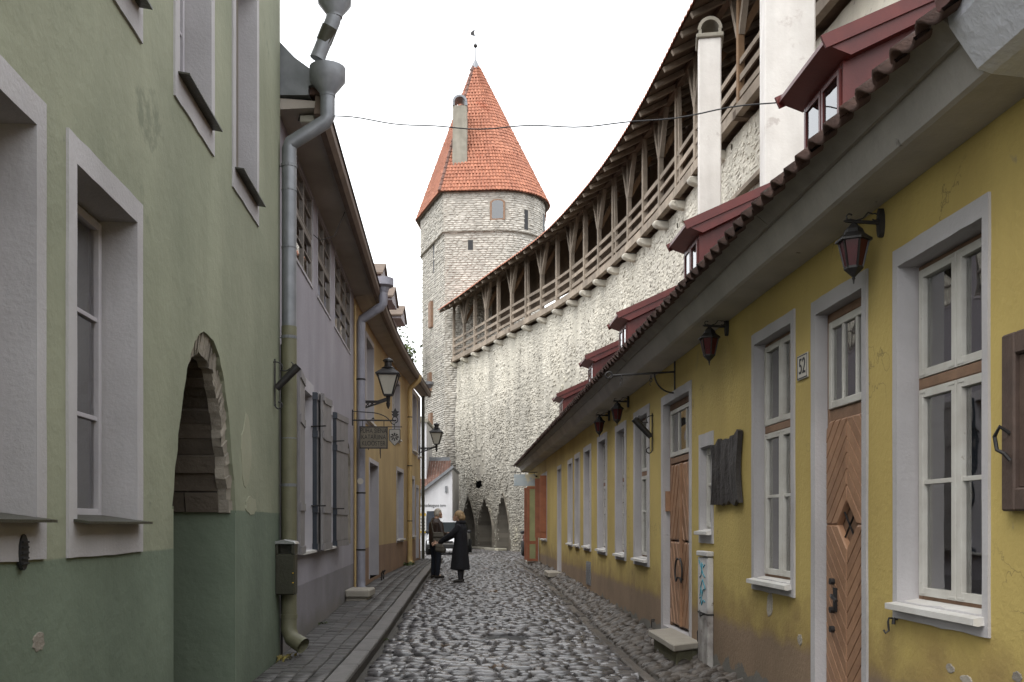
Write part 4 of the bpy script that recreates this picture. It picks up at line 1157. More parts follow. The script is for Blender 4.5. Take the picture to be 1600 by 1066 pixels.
# red dormers
def dormer(Y0, Y1, nm=''):
    x0, x1 = rx(Y0), rx(Y1)
    f = -.47; zt = 5.06
    b = MB(); b.prism([(f, 4.2), (f, zt + .03), (f - 2.2, zt + 1.02), (f - 2.2, 4.2)], x0 + .10, x1 - .10, mp=lambda x, y, z: (y, x, z))
    dm = b.build('dormer', 'red', yh)
    r = MB()      # shed roof rising away from the street, with overhanging edges
    y0, y1 = -.28, -2.9; z0, z1 = 5.15, 6.36
    pr_ = [(y0, z0), (y0, z0 - .035), (f - .02, zt - .02), (y1, z1 - .12), (y1, z1)]
    n = len(pr_)
    for x in (x0, x1): r.v += [(x, a, c) for a, c in pr_]
    for k in range(n): r.f.append((k, (k + 1) % n, n + (k + 1) % n, n + k)); r.m.append(0)
    r.f.append(tuple(range(n))); r.m.append(0); r.f.append(tuple(range(2 * n - 1, n - 1, -1))); r.m.append(0)
    r.build('dormer_roof', 'red', dm)
    v = MB()
    for x in (x0 - .012, x1 + .012):
        v.beam((x, y0 + .01, z0 - .03), (x, y1, z1 - .03), .024, .10)
    v.build('verge_board', 'red', dm)
    wn_ = MB(); bars(wn_, x0 + .14, (x0 + x1) / 2 - .01, 4.46, zt - .06, .035, f - .01, f + .02); bars(wn_, (x0 + x1) / 2 + .01, x1 - .14, 4.46, zt - .06, .035, f - .01, f + .02)
    wn_.build('window', 'red', dm)
    p = MB(); p.box(x0 + .16, (x0 + x1) / 2 - .03, f + .0, f + .006, 4.48, zt - .08); p.box((x0 + x1) / 2 + .03, x1 - .16, f + .0, f + .006, 4.48, zt - .08); p.build('pane', 'dark_glass', dm)
for a, c in ((7.2, 8.22), (11.6, 12.55), (16.6, 17.6), (20.8, 21.8), (26.9, 28.0)): dormer(a, c)

# ================================================================ town wall with timber gallery
K = 1.16
BP = [(-2.86, 45.7), (-2.30, 44.3), (-1.72, 43.0), (-1.19, 41.5), (-.68, 40.07), (-.09, 38.6), (.47, 37.1), (1.05, 35.8), (1.6, 34.3), (1.99, 33.), (2.34, 31.6), (2.64, 30.2),
      (2.97, 28.8), (3.27, 27.3), (3.47, 25.9), (3.70, 24.4), (3.87, 22.9), (3.99, 21.3)]
BP = [(x * K, y * K) for x, y in BP]
for _ in range(2): BP = [BP[0]] + [((a[0] + 2 * b_[0] + c[0]) / 4, (a[1] + 2 * b_[1] + c[1]) / 4) for a, b_, c in zip(BP, BP[1:], BP[2:])] + [BP[-1]]
for k in range(8): BP.append((BP[-1][0] + .14 + .02 * k, BP[-1][1] - 1.75))
BPa = np.array(BP); seg = np.r_[0, np.cumsum(np.hypot(*np.diff(BPa, axis=0).T))]
SMAX = seg[-1]
ZF, ZE = 10.55, 13.27
def wall_pt(s, off=0., z=0.):
    """off > 0 lies behind (away from the street)"""
    x, y = np.interp(s, seg, BPa[:, 0]), np.interp(s, seg, BPa[:, 1])
    e = 1.2; d = Vector((np.interp(s - e, seg, BPa[:, 0]) - np.interp(s + e, seg, BPa[:, 0]), np.interp(s - e, seg, BPa[:, 1]) - np.interp(s + e, seg, BPa[:, 1]), 0)).normalized()
    n = Vector((-d.y, d.x, 0))        # towards the street (left / camera side)
    p = Vector((x, y, z)) - n * off
    return p, d, n                    # d runs away from the camera
def s_of_u(u, off=.30):
    best = min(np.arange(0, SMAX, .02), key=lambda s: abs(proj(wall_pt(s, off)[0])[0] - u)); return float(best)
tw_ = thing('town_wall', 'high whitewashed rubble town wall with pointed niches at its foot', 'wall', (0, 38, 0))
WO = .30
ARCH = []
for u0, u1, va in ((723, 745, 774), (748.5, 771.5, 776), (778.5, 797.5, 770)):
    sa, sb = s_of_u(u0), s_of_u(u1); p = wall_pt((sa + sb) / 2, WO)[0]
    ARCH.append((min(sa, sb), max(sa, sb), EYE + (HZ - va) / FP * p.y))
sh_, zh_ = s_of_u(749), EYE + (HZ - 757) / FP * wall_pt(s_of_u(749), WO)[0].y
def in_arch(s, z, pad=0.):
    for a, c, t in ARCH:
        m = (a + c) / 2; zs = t * .45
        if z > t + pad: continue
        hw = (c - a) / 2 * (1 if z < zs else max(0, 1 - ((z - zs) / (t - zs)) ** 1.5))
        if abs(s - m) < hw + pad: return True
    return ((s - sh_) / .60) ** 2 + ((z - zh_) / .24) ** 2 < 1 + pad
def bulge(s, z):
    b_ = .12 * mnoise.noise((s * .45, z * .22, 2.)) + .07 * mnoise.noise((s * 1.1, z * .6, 7.)) + .05 * mnoise.noise((s * 2.6, z * 1.8, 9.))
    k = 1 - .5 * min(max((z - 6) / 4, 0), 1)
    rib = .22 * max(0, mnoise.noise((s * .5, z * .07, 20.))) * (1 if z < 8 else .4)
    return b_ * k + rib
ds, dzz = .22, .2
ns, nz = int(SMAX / ds), int(10.5 / dzz)
b = MB()
for i_ in range(ns + 1):
    for j in range(nz + 1):
        s, z = i_ * ds, j * 10.5 / nz; p = wall_pt(s, WO - bulge(s, z) + .02, z - .05)[0]; b.v.append(tuple(p - Vector((0, 38, 0))))
for i_ in range(ns):
    for j in range(nz):
        if in_arch((i_ + .5) * ds, (j + .5) * 10.5 / nz, .02): continue
        q = i_ * (nz + 1) + j; b.f.append((q, q + 1, q + nz + 2, q + nz + 1)); b.m.append(0)
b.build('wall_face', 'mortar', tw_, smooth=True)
b = MB()
for i_ in range(0, ns, 2):
    s0, s1 = i_ * ds, min((i_ + 2) * ds, SMAX)
    q = [wall_pt(s0, WO + .1, 10.42)[0], wall_pt(s1, WO + .1, 10.42)[0], wall_pt(s1, WO + 2.1, 10.42)[0], wall_pt(s0, WO + 2.1, 10.42)[0]]
    b.face([p - Vector((0, 38, 0)) for p in q])
    q = [wall_pt(s0, WO + 2.1, 0)[0], wall_pt(s1, WO + 2.1, 0)[0], wall_pt(s1, WO + 2.1, 10.42)[0], wall_pt(s0, WO + 2.1, 10.42)[0]]
    b.face([p - Vector((0, 38, 0)) for p in q])
b.build('wall_core', 'mortar', tw_)
RUB = [stone_template(200 + i, 6, .5, ((0., 1.), (.6, .95), (1., .66)), .16) for i in range(8)]
items = []; r2 = random.Random(21); z = .05
while z < 10.3:
    h = r2.uniform(.06, .13); s = 9.0 if z < 4 else (5.0 if z < 8 else 0.)
    s = max(0., SMAX - 999) if 0 else 0.
    while s < SMAX:
        w = r2.uniform(.10, .30); sc = s + w / 2; s += w * .97
        zc = z + r2.uniform(-.03, .03)
        if in_arch(sc, zc, .0): continue
        p, d, n = wall_pt(sc, WO - bulge(sc, zc), zc)
        if p.y < 20: continue
        u, v = proj(p)
        # only where the house in front leaves the wall in view (a margin is kept for other viewpoints)
        vis = v < 560 - 1.05 * (u - 940) + 30 and u > 690
        if u > 850 and v > 560 - 1.05 * (u - 940) + 120: continue
        if r2.random() < .75 * min(1, max(0, (mnoise.noise((sc * .42, zc * .5, 11.)) - .12) * 3)) * (1 if zc > 3 else .4): continue
        if r2.random() < .06 + .35 * max(0, mnoise.noise((sc * .8, zc * .8, 3))): continue
        dep = r2.uniform(.022, .058) * (.45 + .45 * min(1, max(0, (9.6 - zc) / 4)))
        a = r2.gauss(0, .2); t1, t2 = r2.gauss(0, .16), r2.gauss(0, .14); hh = h * r2.uniform(.6, 1.5)
        ax = d * math.cos(a) + Vector((0, 0, math.sin(a))) + n * t1; az = Vector((0, 0, math.cos(a))) - d * math.sin(a) + n * t2
        items.append((r2.randrange(8), frame4(p - n * .03, np.array(ax * w * 1.02), np.array(n * dep), np.array(az * hh * 1.1)), (w / p.y if vis else 0)))
    z += h * .93
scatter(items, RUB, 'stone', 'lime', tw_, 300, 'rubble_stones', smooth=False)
# niches: back and sides
items = []
b = MB()
for a, c, t in ARCH:
    m = (a + c) / 2; zs = t * .45; N = 14; outl = []
    for k in range(N + 1): z = t * k / N; outl.append((m - (c - a) / 2 * (1 if z < zs else max(0, 1 - ((z - zs) / (t - zs)) ** 1.5)), z))
    outl += [(2 * m - q[0], q[1]) for q in outl[::-1]]
    for p, q in zip(outl, outl[1:]):
        P4 = [wall_pt(p[0], WO - .1, p[1])[0], wall_pt(q[0], WO - .1, q[1])[0], wall_pt(q[0], WO + 1.25, q[1])[0], wall_pt(p[0], WO + 1.25, p[1])[0]]
        b.face([x - Vector((0, 38, 0)) for x in P4])
    P4 = [wall_pt(a - .3, WO + 1.25, 0)[0], wall_pt(c + .3, WO + 1.25, 0)[0], wall_pt(c + .3, WO + 1.25, t + .3)[0], wall_pt(a - .3, WO + 1.25, t + .3)[0]]
    b.face([x - Vector((0, 38, 0)) for x in P4])
    z = .2
    while z < t:
        s = a; h = .12
        while s < c:
            w = r2.uniform(.2, .4); p, d, n = wall_pt(s + w / 2, WO + 1.25, z + h / 2)
            items.append((r2.randrange(8), frame4(p, np.array(d * w), np.array(n * .06), np.array((0, 0, h))), 0)); s += w
        z += h
P4 = [wall_pt(sh_ - .6, WO + .32, zh_ - .4)[0], wall_pt(sh_ + .6, WO + .32, zh_ - .4)[0], wall_pt(sh_ + .6, WO + .32, zh_ + .4)[0], wall_pt(sh_ - .6, WO + .32, zh_ + .4)[0]]
b.face([x - Vector((0, 38, 0)) for x in P4])
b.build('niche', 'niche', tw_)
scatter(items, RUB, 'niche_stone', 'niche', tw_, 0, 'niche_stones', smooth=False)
# low stone ledge at the foot of the niches
for a, c, t in ARCH[1:]:
    b = MB(); p, d, n = wall_pt((a + c) / 2, WO - .45); q = (c - a) / 2 + .1
    b.beam(p - d * q + Vector((0, -38, .3)), p + d * q + Vector((0, -38, .3)), .5, .16); b.build('niche_step', 'lime', tw_, bevel=.03)
# stone corbels under the gallery
for k in range(0, len(BP)):
    s = seg[k]; p, d, n = wall_pt(s, 0, ZF - .12)
    b = MB(); L = Vector((0, -38, 0))
    if k < 19:
        prof = [(-.5, .09), (.06, .09), (.11, .06), (.12, 0), (.07, -.07), (-.08, -.13), (-.5, -.17)]
        b.prism([(a, z) for a, z in prof], -.12, .12, mp=lambda x, y, z: tuple(p + n * x + d * y + Vector((0, 0, z - .08)) + L))
        b.build('corbel', 'lime', tw_, smooth=True, bevel=.03)

gal = thing('wooden_gallery', 'roofed timber walkway with post and rail front along the top of the town wall', 'walkway', (0, 38, 0))
L0 = Vector((0, -38, 0))
ng = len(BP)
for k in range(ng):
    s = seg[k]; p, d, n = wall_pt(s, .0, 0)
    P_ = lambda off, z, al=0.: p - n * off + d * al + Vector((0, 0, z)) + L0
    b = MB(); w = rs.uniform(.13, .17); b.beam(P_(.12, ZF - .02), P_(.12, ZE + .36), w, w, up=d); 
    b.build('post', 'gallery_wood' if rs.random() < .85 else 'fresh_wood', gal, bevel=.01)
    if k % 2 == 1:
        for sg in (-1, 1):
            b = MB(); b.beam(P_(.12, ZE - .95, sg * .05), P_(.12, ZE + .3, sg * .62), .12, .13, up=n); b.build('brace', 'gallery_wood', gal)
        b = MB(); b.beam(P_(.14, ZE - .95), P_(.85, ZE + .4), .14, .14, up=d); b.build('brace', 'fresh_wood', gal)
    elif rs.random() < .5:
        b = MB(); b.beam(P_(.12, ZF + .05, -.35), P_(.12, ZE + .3, -.12), .09, .09, up=n); b.build('prop', 'gallery_wood', gal)
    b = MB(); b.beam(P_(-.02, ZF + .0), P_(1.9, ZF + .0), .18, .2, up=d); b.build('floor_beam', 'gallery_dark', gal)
    if k < ng - 1:
        s2 = seg[k + 1]; q_, d2, n2 = wall_pt(s2, 0, 0)
        Q_ = lambda off, z: q_ - n2 * off + Vector((0, 0, z)) + L0
        for z in (.42, .78, 1.14):
            b = MB(); b.beam(P_(.10, ZF + z), Q_(.10, ZF + z), .05, rs.uniform(.11, .15)); b.build('rail', 'gallery_wood', gal)
        b = MB(); b.beam(P_(.06, ZF + .06), Q_(.06, ZF + .06), .16, .24); b.build('sill_beam', 'gallery_wood', gal)
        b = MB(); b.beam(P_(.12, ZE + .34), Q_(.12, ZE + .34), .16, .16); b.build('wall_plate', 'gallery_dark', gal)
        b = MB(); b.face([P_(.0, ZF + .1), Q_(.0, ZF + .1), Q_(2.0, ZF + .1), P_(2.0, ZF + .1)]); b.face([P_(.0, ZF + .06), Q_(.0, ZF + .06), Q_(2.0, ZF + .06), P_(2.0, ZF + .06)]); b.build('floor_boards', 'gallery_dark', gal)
        # rafters
        for t in (.0, .5):
            s3 = s + (s2 - s) * t; r_, d3, n3 = wall_pt(s3, 0, 0)
            R_ = lambda off, z: r_ - n3 * off + Vector((0, 0, z)) + L0
            b = MB(); b.beam(R_(-.73, ZE - .09), R_(2.1, ZE + 1.40), .11, .13); b.build('rafter', 'gallery_wood', gal)
        # roof bay: boards below, tiles above
        b = MB()
        for j in range(7):
            o0, o1 = -.76 + j * 2.86 / 7, -.76 + (j + 1) * 2.86 / 7 - .012
            z0, z1 = ZE + (o0 + .75) * .53 - .01, ZE + (o1 + .75) * .53 - .01
            for h_ in (0, .022): b.face([P_(o0, z0 + h_), Q_(o0, z0 + h_), Q_(o1, z1 + h_), P_(o1, z1 + h_)])
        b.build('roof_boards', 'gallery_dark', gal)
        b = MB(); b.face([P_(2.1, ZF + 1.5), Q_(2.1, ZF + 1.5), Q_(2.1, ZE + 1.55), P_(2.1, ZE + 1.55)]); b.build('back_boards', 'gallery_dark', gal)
        # tiles along the eave: scalloped
        b = MB(); nn = max(3, int((s2 - s) / .22))
        for cI in range(4):
            oo, zz = -.83 + cI * .66, ZE + .03 + (cI * .66 - .08) * .53
            for j in range(nn):
                t0, t1 = j / nn, (j + 1) / nn
                for e, f, ha, hb in ((0, .5, 0., .05), (.5, 1., .05, 0.)):
                    ta, tb = t0 + (t1 - t0) * e, t0 + (t1 - t0) * f
                    A_ = lambda t, off, z: (P_(off, z).lerp(Q_(off, z), t))
                    b.face([A_(ta, oo, zz + ha), A_(tb, oo, zz + hb), A_(tb, oo + .70, zz + .37 + hb), A_(ta, oo + .70, zz + .37 + ha)])
                    if cI == 0: b.face([A_(ta, oo, zz + ha), A_(tb, oo, zz + hb), A_(tb, oo, zz + hb - .035), A_(ta, oo, zz + ha - .035)])
        ti = b.build('roof_tiles', 'tile', gal, kind='stuff')
# parapet on the far side of the walkway, broken by gaps
items = []
for k in range(ng - 1):
    s0, s1 = seg[k], seg[k + 1]
    top = .95 if k >= 11 else (.55 if k < 6 else .12)
    z = ZF + .1
    while z < ZF + top + .4 * mnoise.noise((k * .7, 5, 5)):
        s = s0; h = r2.uniform(.12, .18)
        while s < s1:
            w = r2.uniform(.25, .5); p, d, n = wall_pt(s + w / 2, 2.0, z + h / 2)
            items.append((r2.randrange(8), frame4(p, np.array(d * w), np.array(n * .14), np.array((0, 0, h * 1.1))), 0)); s += w
        z += h
scatter(items, RUB, 'parapet_stone', 'lime', tw_, 0, 'parapet_stones', smooth=False)
b = MB()
for k in range(ng - 1):
    top = .9 if k >= 11 else (.5 if k < 6 else .05)
    for o1 in (2.0, 2.35):
        P4 = [wall_pt(seg[k], o1, ZF)[0], wall_pt(seg[k + 1], o1, ZF)[0], wall_pt(seg[k + 1], o1, ZF + top)[0], wall_pt(seg[k], o1, ZF + top)[0]]
        b.face([x + L0 for x in P4])
b.build('parapet', 'mortar', tw_)

# ================================================================ tower
tow = thing('stone_tower', 'round stone tower with a steep orange tiled cone roof beside the town wall', 'tower', (-1.8, 56.5, 0))
TO = Vector((-1.8, -56.5, 0)); TO = Vector((1.8, -56.5, 0))
TP = [(-5.43, 58.2), (-3.72, 53.4), (-.72, 53.15)]
for k in range(1, 15): a = math.radians(-90 + k * 8); TP.append((-.72 + 2.5 * math.cos(a), 55.65 + 2.5 * math.sin(a)))
TP += [(1.6, 58.6), (-1.5, 61.0), (-5.2, 61.0)]
tpa = np.array(TP); tseg = np.r_[0, np.cumsum(np.hypot(*np.diff(np.vstack([tpa, tpa[:1]]), axis=0).T))]
tpc = np.vstack([tpa, tpa[:1]])
def tow_pt(s, off, z):
    x, y = np.interp(s, tseg, tpc[:, 0]), np.interp(s, tseg, tpc[:, 1])
    i_ = min(int(np.searchsorted(tseg, s, side='right')) - 1, len(tpa) - 1)
    d = Vector((tpc[i_ + 1][0] - tpc[i_][0], tpc[i_ + 1][1] - tpc[i_][1], 0)).normalized()
    n = Vector((d.y, -d.x, 0))
    return Vector((x, y, z)) + n * off, d, n
def offset_poly(off):
    out = []
    n = len(TP)
    for k in range(n):
        a, b_, c = Vector(TP[k - 1]), Vector(TP[k]), Vector(TP[(k + 1) % n])
        n1 = Vector(((b_ - a).y, -(b_ - a).x)).normalized(); n2 = Vector(((c - b_).y, -(c - b_).x)).normalized()
        m = (n1 + n2); out.append(b_ + m * (off / max(.3, m.dot(n1))))
    return out
ZT = 19.94; ZS = 17.75
b = MB(); n = len(TP)
for (za, zb_, off) in ((0, ZS, 0.), (ZS, ZT + .1, .10)):
    P_ = offset_poly(off)
    for k in range(n): p, q = P_[k], P_[(k + 1) % n]; b.face([(p.x, p.y, za), (q.x, q.y, za), (q.x, q.y, zb_), (p.x, p.y, zb_)])
P0_, P1_ = offset_poly(-.2), offset_poly(.16)
for k in range(n): p, q, e, f = P0_[k], P0_[(k + 1) % n], P1_[(k + 1) % n], P1_[k]; b.face([(p.x, p.y, ZS), (q.x, q.y, ZS), (e.x, e.y, ZS), (f.x, f.y, ZS)])
b.v = [tuple(Vector(v) + TO) for v in b.v]; b.build('wall_core', 'ashlar_joint', tow)
ASH = [stone_template(300 + i, 8, .85, ((0., 1.), (.7, .97), (1., .86)), .06) for i in range(6)]
opens = [(tseg[1] + (-.78 + 3.72) , 18.35, 19.5, .42), (tseg[1] + 1.42, 16.75, 17.3, .14), (tseg[2] + 1.55, 17.95, 19.05, .13), (2.65, 16.1, 17.8, .13), (2.25, 13.0, 14.5, .28), (2.2, 6.7, 8.0, .28), (2.0, 9.3, 10.4, .25), (tseg[2] + 3.4, 18.1, 19.3, .2)]
items = []; r3 = random.Random(5); z = .3
while z < ZT - .05:
    h = r3.uniform(.09, .15); up_ = z > ZS
    smin, smax = 0., tseg[18]
    s = 0.
    while s < smax:
        w = r3.uniform(.18, .52); sc = s + w / 2; s += w
        if z < 9 and sc > tseg[1] + .6: break
        lim = tseg[1]
        if sc - w / 2 < lim < sc + w / 2: w = min(w, 2 * abs(lim - sc) + .02) if abs(lim - sc) > .08 else w * .4
        if any(abs(sc - o_[0]) < o_[3] + w * .35 and o_[1] - .05 < z + h / 2 < o_[2] + .05 for o_ in opens): continue
        if not up_ and z > ZS - .28 and r3.random() < .35: continue
        p, d, nn = tow_pt(sc, .10 if up_ else 0., z + h / 2)
        dep = r3.uniform(.035, .065) + (.02 if sc < tseg[1] and r3.random() < .3 else 0)
        tl = r3.gauss(0, .02); ax = d + nn * r3.gauss(0, .03) + Vector((0, 0, tl)); az = Vector((0, 0, 1)) - d * tl
        u, v = proj(p); vis = (v < 487 - .58 * (u - 690) - 12) if u > 693 else v < 730
        items.append((r3.randrange(6), frame4(p - nn * .02, np.array(ax * (w - .015)), np.array(nn * dep), np.array(az * (h - .012))), w / p.y if vis and sc < tseg[14] else 0))
    z += h
scatter(items, ASH, 'stone', 'ashlar', tow, 300, 'masonry_stones', smooth=False)
for nm, (sc, z0, z1, hw) in zip(('window', 'hole', 'slit_shade_panel', 'slit_shade_panel', 'shutter', 'shutter', 'shutter', 'hole'), opens):
    p, d, nn = tow_pt(sc, .10 if z0 > ZS else 0, 0)
    mp = lambda x, y, z: tuple(p + d * x + nn * y + Vector((0, 0, z)) + TO)
    b = MB()
    if nm == 'window':
        arc = [(-hw, z0), (hw, z0), (hw, z1 - .15), (hw * .6, z1 - .03), (0, z1), (-hw * .6, z1 - .03), (-hw, z1 - .15)]
        b.prism(arc, -.02, .03, mp=mp); wv_ = b.build('window', 'brown_wood', tow)
        b = MB(); b.prism([(x * .74, z0 + .07 + (z - z0) * .88) for x, z in arc], .03, .036, mp=mp); b.build('pane', 'dark_glass', wv_)
    elif nm == 'shutter':
        for t in (-.5, 0): b.prism([(t * 2 * hw + .01, z0), (t * 2 * hw + hw - .01, z0 + (.05 if t else 0)), (t * 2 * hw + hw - .01, z1), (t * 2 * hw + .01, z1 - (.06 if t else 0))], -.02, .16, mp=mp)
        b.build('shutter', 'brown_wood', tow)
    else:
        b.prism([(-hw, z0), (hw, z0), (hw, z1), (-hw, z1)], -.02, .008, mp=mp); b.build(nm, 'plastic', tow)  # solid black panels; the shade inside these openings is only coloured in
AP = Vector((-2.17, 57.0, 29.05))
EP = offset_poly(.36)
b = MB()      # soffit
EI = offset_poly(.0)
for k in range(n): p, q, e, f = EI[k], EI[(k + 1) % n], EP[(k + 1) % n], EP[k]; b.face([tuple(Vector(t) + TO) for t in ((p.x, p.y, ZT + .06), (q.x, q.y, ZT + .06), (e.x, e.y, ZT - .06), (f.x, f.y, ZT - .06))])
b.build('eaves', 'eave', tow)
rb = MB(); R = 40
for k in range(n):
    p, q = Vector((EP[k].x, EP[k].y, ZT)), Vector((EP[(k + 1) % n].x, EP[(k + 1) % n].y, ZT))
    nf = ((q - p).cross(AP - p)).normalized()
    for r_ in range(R):
        t0, t1 = .955 * r_ / R, .955 * (r_ + 1) / R
        a0, a1, c0, c1 = p.lerp(AP, t0), p.lerp(AP, t1), q.lerp(AP, t0), q.lerp(AP, t1)
        nc = max(1, round((c0 - a0).length / .19))
        for j in range(nc):
            u0, u1 = j / nc, (j + 1) / nc; jit = rs.uniform(-.012, .012); lift = rs.uniform(.035, .06)
            pr_ = [(u0, .0), (u0 + (u1 - u0) * .3, .055), (u0 + (u1 - u0) * .62, .05), (u1, .0)]
            for (e, he), (f, hf) in zip(pr_, pr_[1:]):
                dn = Vector((0, 0, -.03)) + nf * lift
                rb.face([tuple(x + TO) for x in (a0.lerp(c0, e) + nf * he + dn, a0.lerp(c0, f) + nf * hf + dn, a1.lerp(c1, f) + nf * hf * .9, a1.lerp(c1, e) + nf * he * .9)])
                rb.face([tuple(x + TO) for x in (a0.lerp(c0, e) + nf * (he - .03), a0.lerp(c0, f) + nf * (hf - .03), a0.lerp(c0, f) + nf * hf + dn, a0.lerp(c0, e) + nf * he + dn)])
roof = MB()
for k in range(n): roof.face([tuple(Vector(t) + TO) for t in ((EP[k].x, EP[k].y, ZT - .03), (EP[(k + 1) % n].x, EP[(k + 1) % n].y, ZT - .03), tuple(AP - Vector((0, 0, .12))))])
ro = roof.build('roof', 'tile', tow)
# tiles: bake without merging so that each island keeps its own tone
rb.build('roof_tiles', 'tile', ro, kind='stuff')
hip = MB(); p = Vector((EP[1].x, EP[1].y, ZT))
for k in range(24):
    a, c = p.lerp(AP, .95 * k / 24), p.lerp(AP, .95 * (k + .93) / 24); o_ = Vector((-.5, -.8, .3)).normalized() * .05
    hip.tube([a + o_ + TO, c + o_ + TO], [.10, .075], 7)
hip.build('hip_tiles', 'brown_tile', ro, kind='stuff')
b = MB(); b.lathe(AP + TO - Vector((0, 0, .55)), [(.34, 0), (.2, .3), (.04, .62)], 14); b.build('cone_cap', 'zinc', tow, smooth=True)
b = MB(); b.tube([AP + TO, AP + TO + Vector((0, 0, 2.45))], [.03, .012], 6); b.ell(AP + TO + Vector((0, 0, .88)), (.12, .12, .12)); b.build('finial_rod', 'iron', tow, smooth=True)
b = MB(); v0 = AP + TO + Vector((0, 0, 1.45)); b.prism([(-.02, 0), (-.26, .06), (-.30, .2), (-.2, .3), (-.02, .42), (-.08, .22)], -.01, .01, mp=lambda x, y, z: (v0.x + x, v0.y + y, v0.z + z)); b.build('weather_vane', 'iron', tow)
ch = MB(); ch.prism([(-3.36, 20.6), (-2.50, 20.6), (-2.53, 25.0), (-3.31, 25.0)], 0, 1, mp=lambda x, y, z: (x + TO.x, 53.72 + y * .85 + TO.y + (z - 20.6) * .01, z)); co = ch.build('chimney', 'grey_chimney', tow, bevel=.03)
b = MB()
N = 10
for k in range(N):
    a0, a1 = math.pi * k / N, math.pi * (k + 1) / N
    c = lambda a, r_, y: (-2.92 + .42 * r_ * math.cos(a) + TO.x, y + TO.y, 25.02 + .15 + .42 * r_ * math.sin(a))
    for (ya, yb_) in ((53.72, 54.66),):
        q = [c(a0, 1, ya), c(a1, 1, ya), c(a1, .72, ya), c(a0, .72, ya)]; b.face(q)
        b.face([c(a0, 1, ya), c(a1, 1, ya), c(a1, 1, yb_), c(a0, 1, yb_)]); b.face([c(a0, .72, ya), c(a1, .72, ya), c(a1, .72, yb_), c(a0, .72, yb_)])
for sx in (-1, 1): x = -2.92 + sx * .36; b.box(x - .06 + TO.x, x + .06 + TO.x, 53.72 + TO.y, 54.66 + TO.y, 24.98, 25.18)
b.build('chimney_cowl', 'zinc', co)

# ================================================================ white chimneys of the yellow house
def chimney(label, X0, X1, Y, Z0, Z1, arch):
    t = thing('white_chimney', label, 'chimney', ((X0 + X1) / 2, Y, Z0), -.16)
    w = (X1 - X0) / 2
    b = MB(); b.box(-w, w, 0, w * 2.2, 0, Z1 - Z0); b.build('shaft', 'chimney', t, bevel=.02)
    if arch:
        b = MB(); b.box(-w - .05, w + .05, -.05, w * 2.2 + .05, Z1 - Z0, Z1 - Z0 + .09); b.build('cap_slab', 'grey_chimney', t, bevel=.015)
        b = MB(); zb = Z1 - Z0 + .09; N = 12
        for k in range(N):
            a0, a1 = math.pi * k / N, math.pi * (k + 1) / N
            c = lambda a, r_, y: ((w + .02) * r_ * math.cos(a), y, zb + .08 + .27 * r_ * math.sin(a))
            for y in (-.03, w * 2.2): b.face([c(a0, 1, y), c(a1, 1, y), c(a1, .74, y), c(a0, .74, y)])
            b.face([c(a0, 1, -.03), c(a1, 1, -.03), c(a1, 1, w * 2.2), c(a0, 1, w * 2.2)]); b.face([c(a0, .74, -.03), c(a1, .74, -.03), c(a1, .74, w * 2.2), c(a0, .74, w * 2.2)])
        for sx in (-1, 1): b.box(sx * w * .87 - w * .13, sx * w * .87 + w * .13, -.03, w * 2.2, zb, zb + .09)
        b.build('arched_cowl', 'grey_chimney', t)
    return t
chimney('slim white plastered chimney with an arched grey cowl before the gallery', 3.93, 4.40, 20.2, 4.5, 11.75, True)
chimney('wide white plastered chimney stack beside the nearest red dormer', 4.12, 4.92, 15.6, 4.5, 14.5, False)
# timber props and a coping board below the projecting near end of the gallery
for s0, z0, s1, z1 in ((seg[18] + .6, 8.9, seg[18] + .6, 10.5), (seg[19] + .5, 8.9, seg[19] + .5, 10.5), (seg[18] + .6, 9.0, seg[19] + .4, 10.4), (seg[20] + .5, 8.9, seg[20] + .5, 10.5), (seg[21], 8.9, seg[21], 10.5)):
    b = MB(); p, q = wall_pt(s0, .55, z0)[0], wall_pt(s1, .55, z1)[0]; b.beam(p + L0, q + L0, .15, .15, up=(1, 0, 0)); b.build('prop', 'fresh_wood', gal)
b = MB()
for s0 in np.arange(seg[18] + .3, SMAX - .5, 1.): b.beam(wall_pt(s0, .32, 8.93)[0] + L0, wall_pt(min(s0 + 1., SMAX), .32, 8.93)[0] + L0, .34, .1)
b.build('coping_board', 'gallery_wood', tw_)

# ================================================================ white ticket building, pale house, poster
wb = thing('white_building', 'small white plastered building with a grey sloping roof edge at the foot of the tower', 'building', (-4.5, 46, 0))
wf = lambda x, y, z: (x + 4.5, y, z)
b = MB(); b.prism([(-7.2, 0), (-2.86, 0), (-2.86, 4.16), (-7.2, .78 + .1)], 5.5, 0, mp=lambda x, y, z: (x + 4.5, y, z)); b.build('wall', 'white_wall', wb)
b = MB(); b.beam((-7.3 + 4.5, -.02, .80), (-2.80 + 4.5, -.02, 4.29), .36, .12); b.build('roof_edge', 'zinc', wb)
b = MB(); b.beam((-7.3 + 4.5, 2.7, .80), (-2.80 + 4.5, 2.7, 4.29), 5.3, .08); b.build('roof', 'zinc', wb)
b = MB()
for r_ in range(9):
    for c_ in range(16):
        x0 = -5.2 + c_ * .13; z0 = 3.0 + r_ * .2; y0 = .35 + r_ * .32
        if x0 + 5.2 > 2.0: continue
        b.face([wf(x0, y0, z0), wf(x0 + .12, y0, z0), wf(x0 + .12, y0 + .33, z0 + .2), wf(x0, y0 + .33, z0 + .2)]); b.face([wf(x0, y0, z0 - .04), wf(x0 + .12, y0, z0 - .04), wf(x0 + .12, y0, z0), wf(x0, y0, z0)])
b.build('rear_roof', 'brown_tile', wb)
b = MB(); b.beam(wf(-5.2, 3.3, 4.86), wf(-3.2, 3.3, 4.86), .2, .2); b.build('ridge', 'zinc', wb)
b = MB(); b.box(.42, 1.0, -.04, .02, .15, 2.15); b.build('door', 'dark_blue', wb)
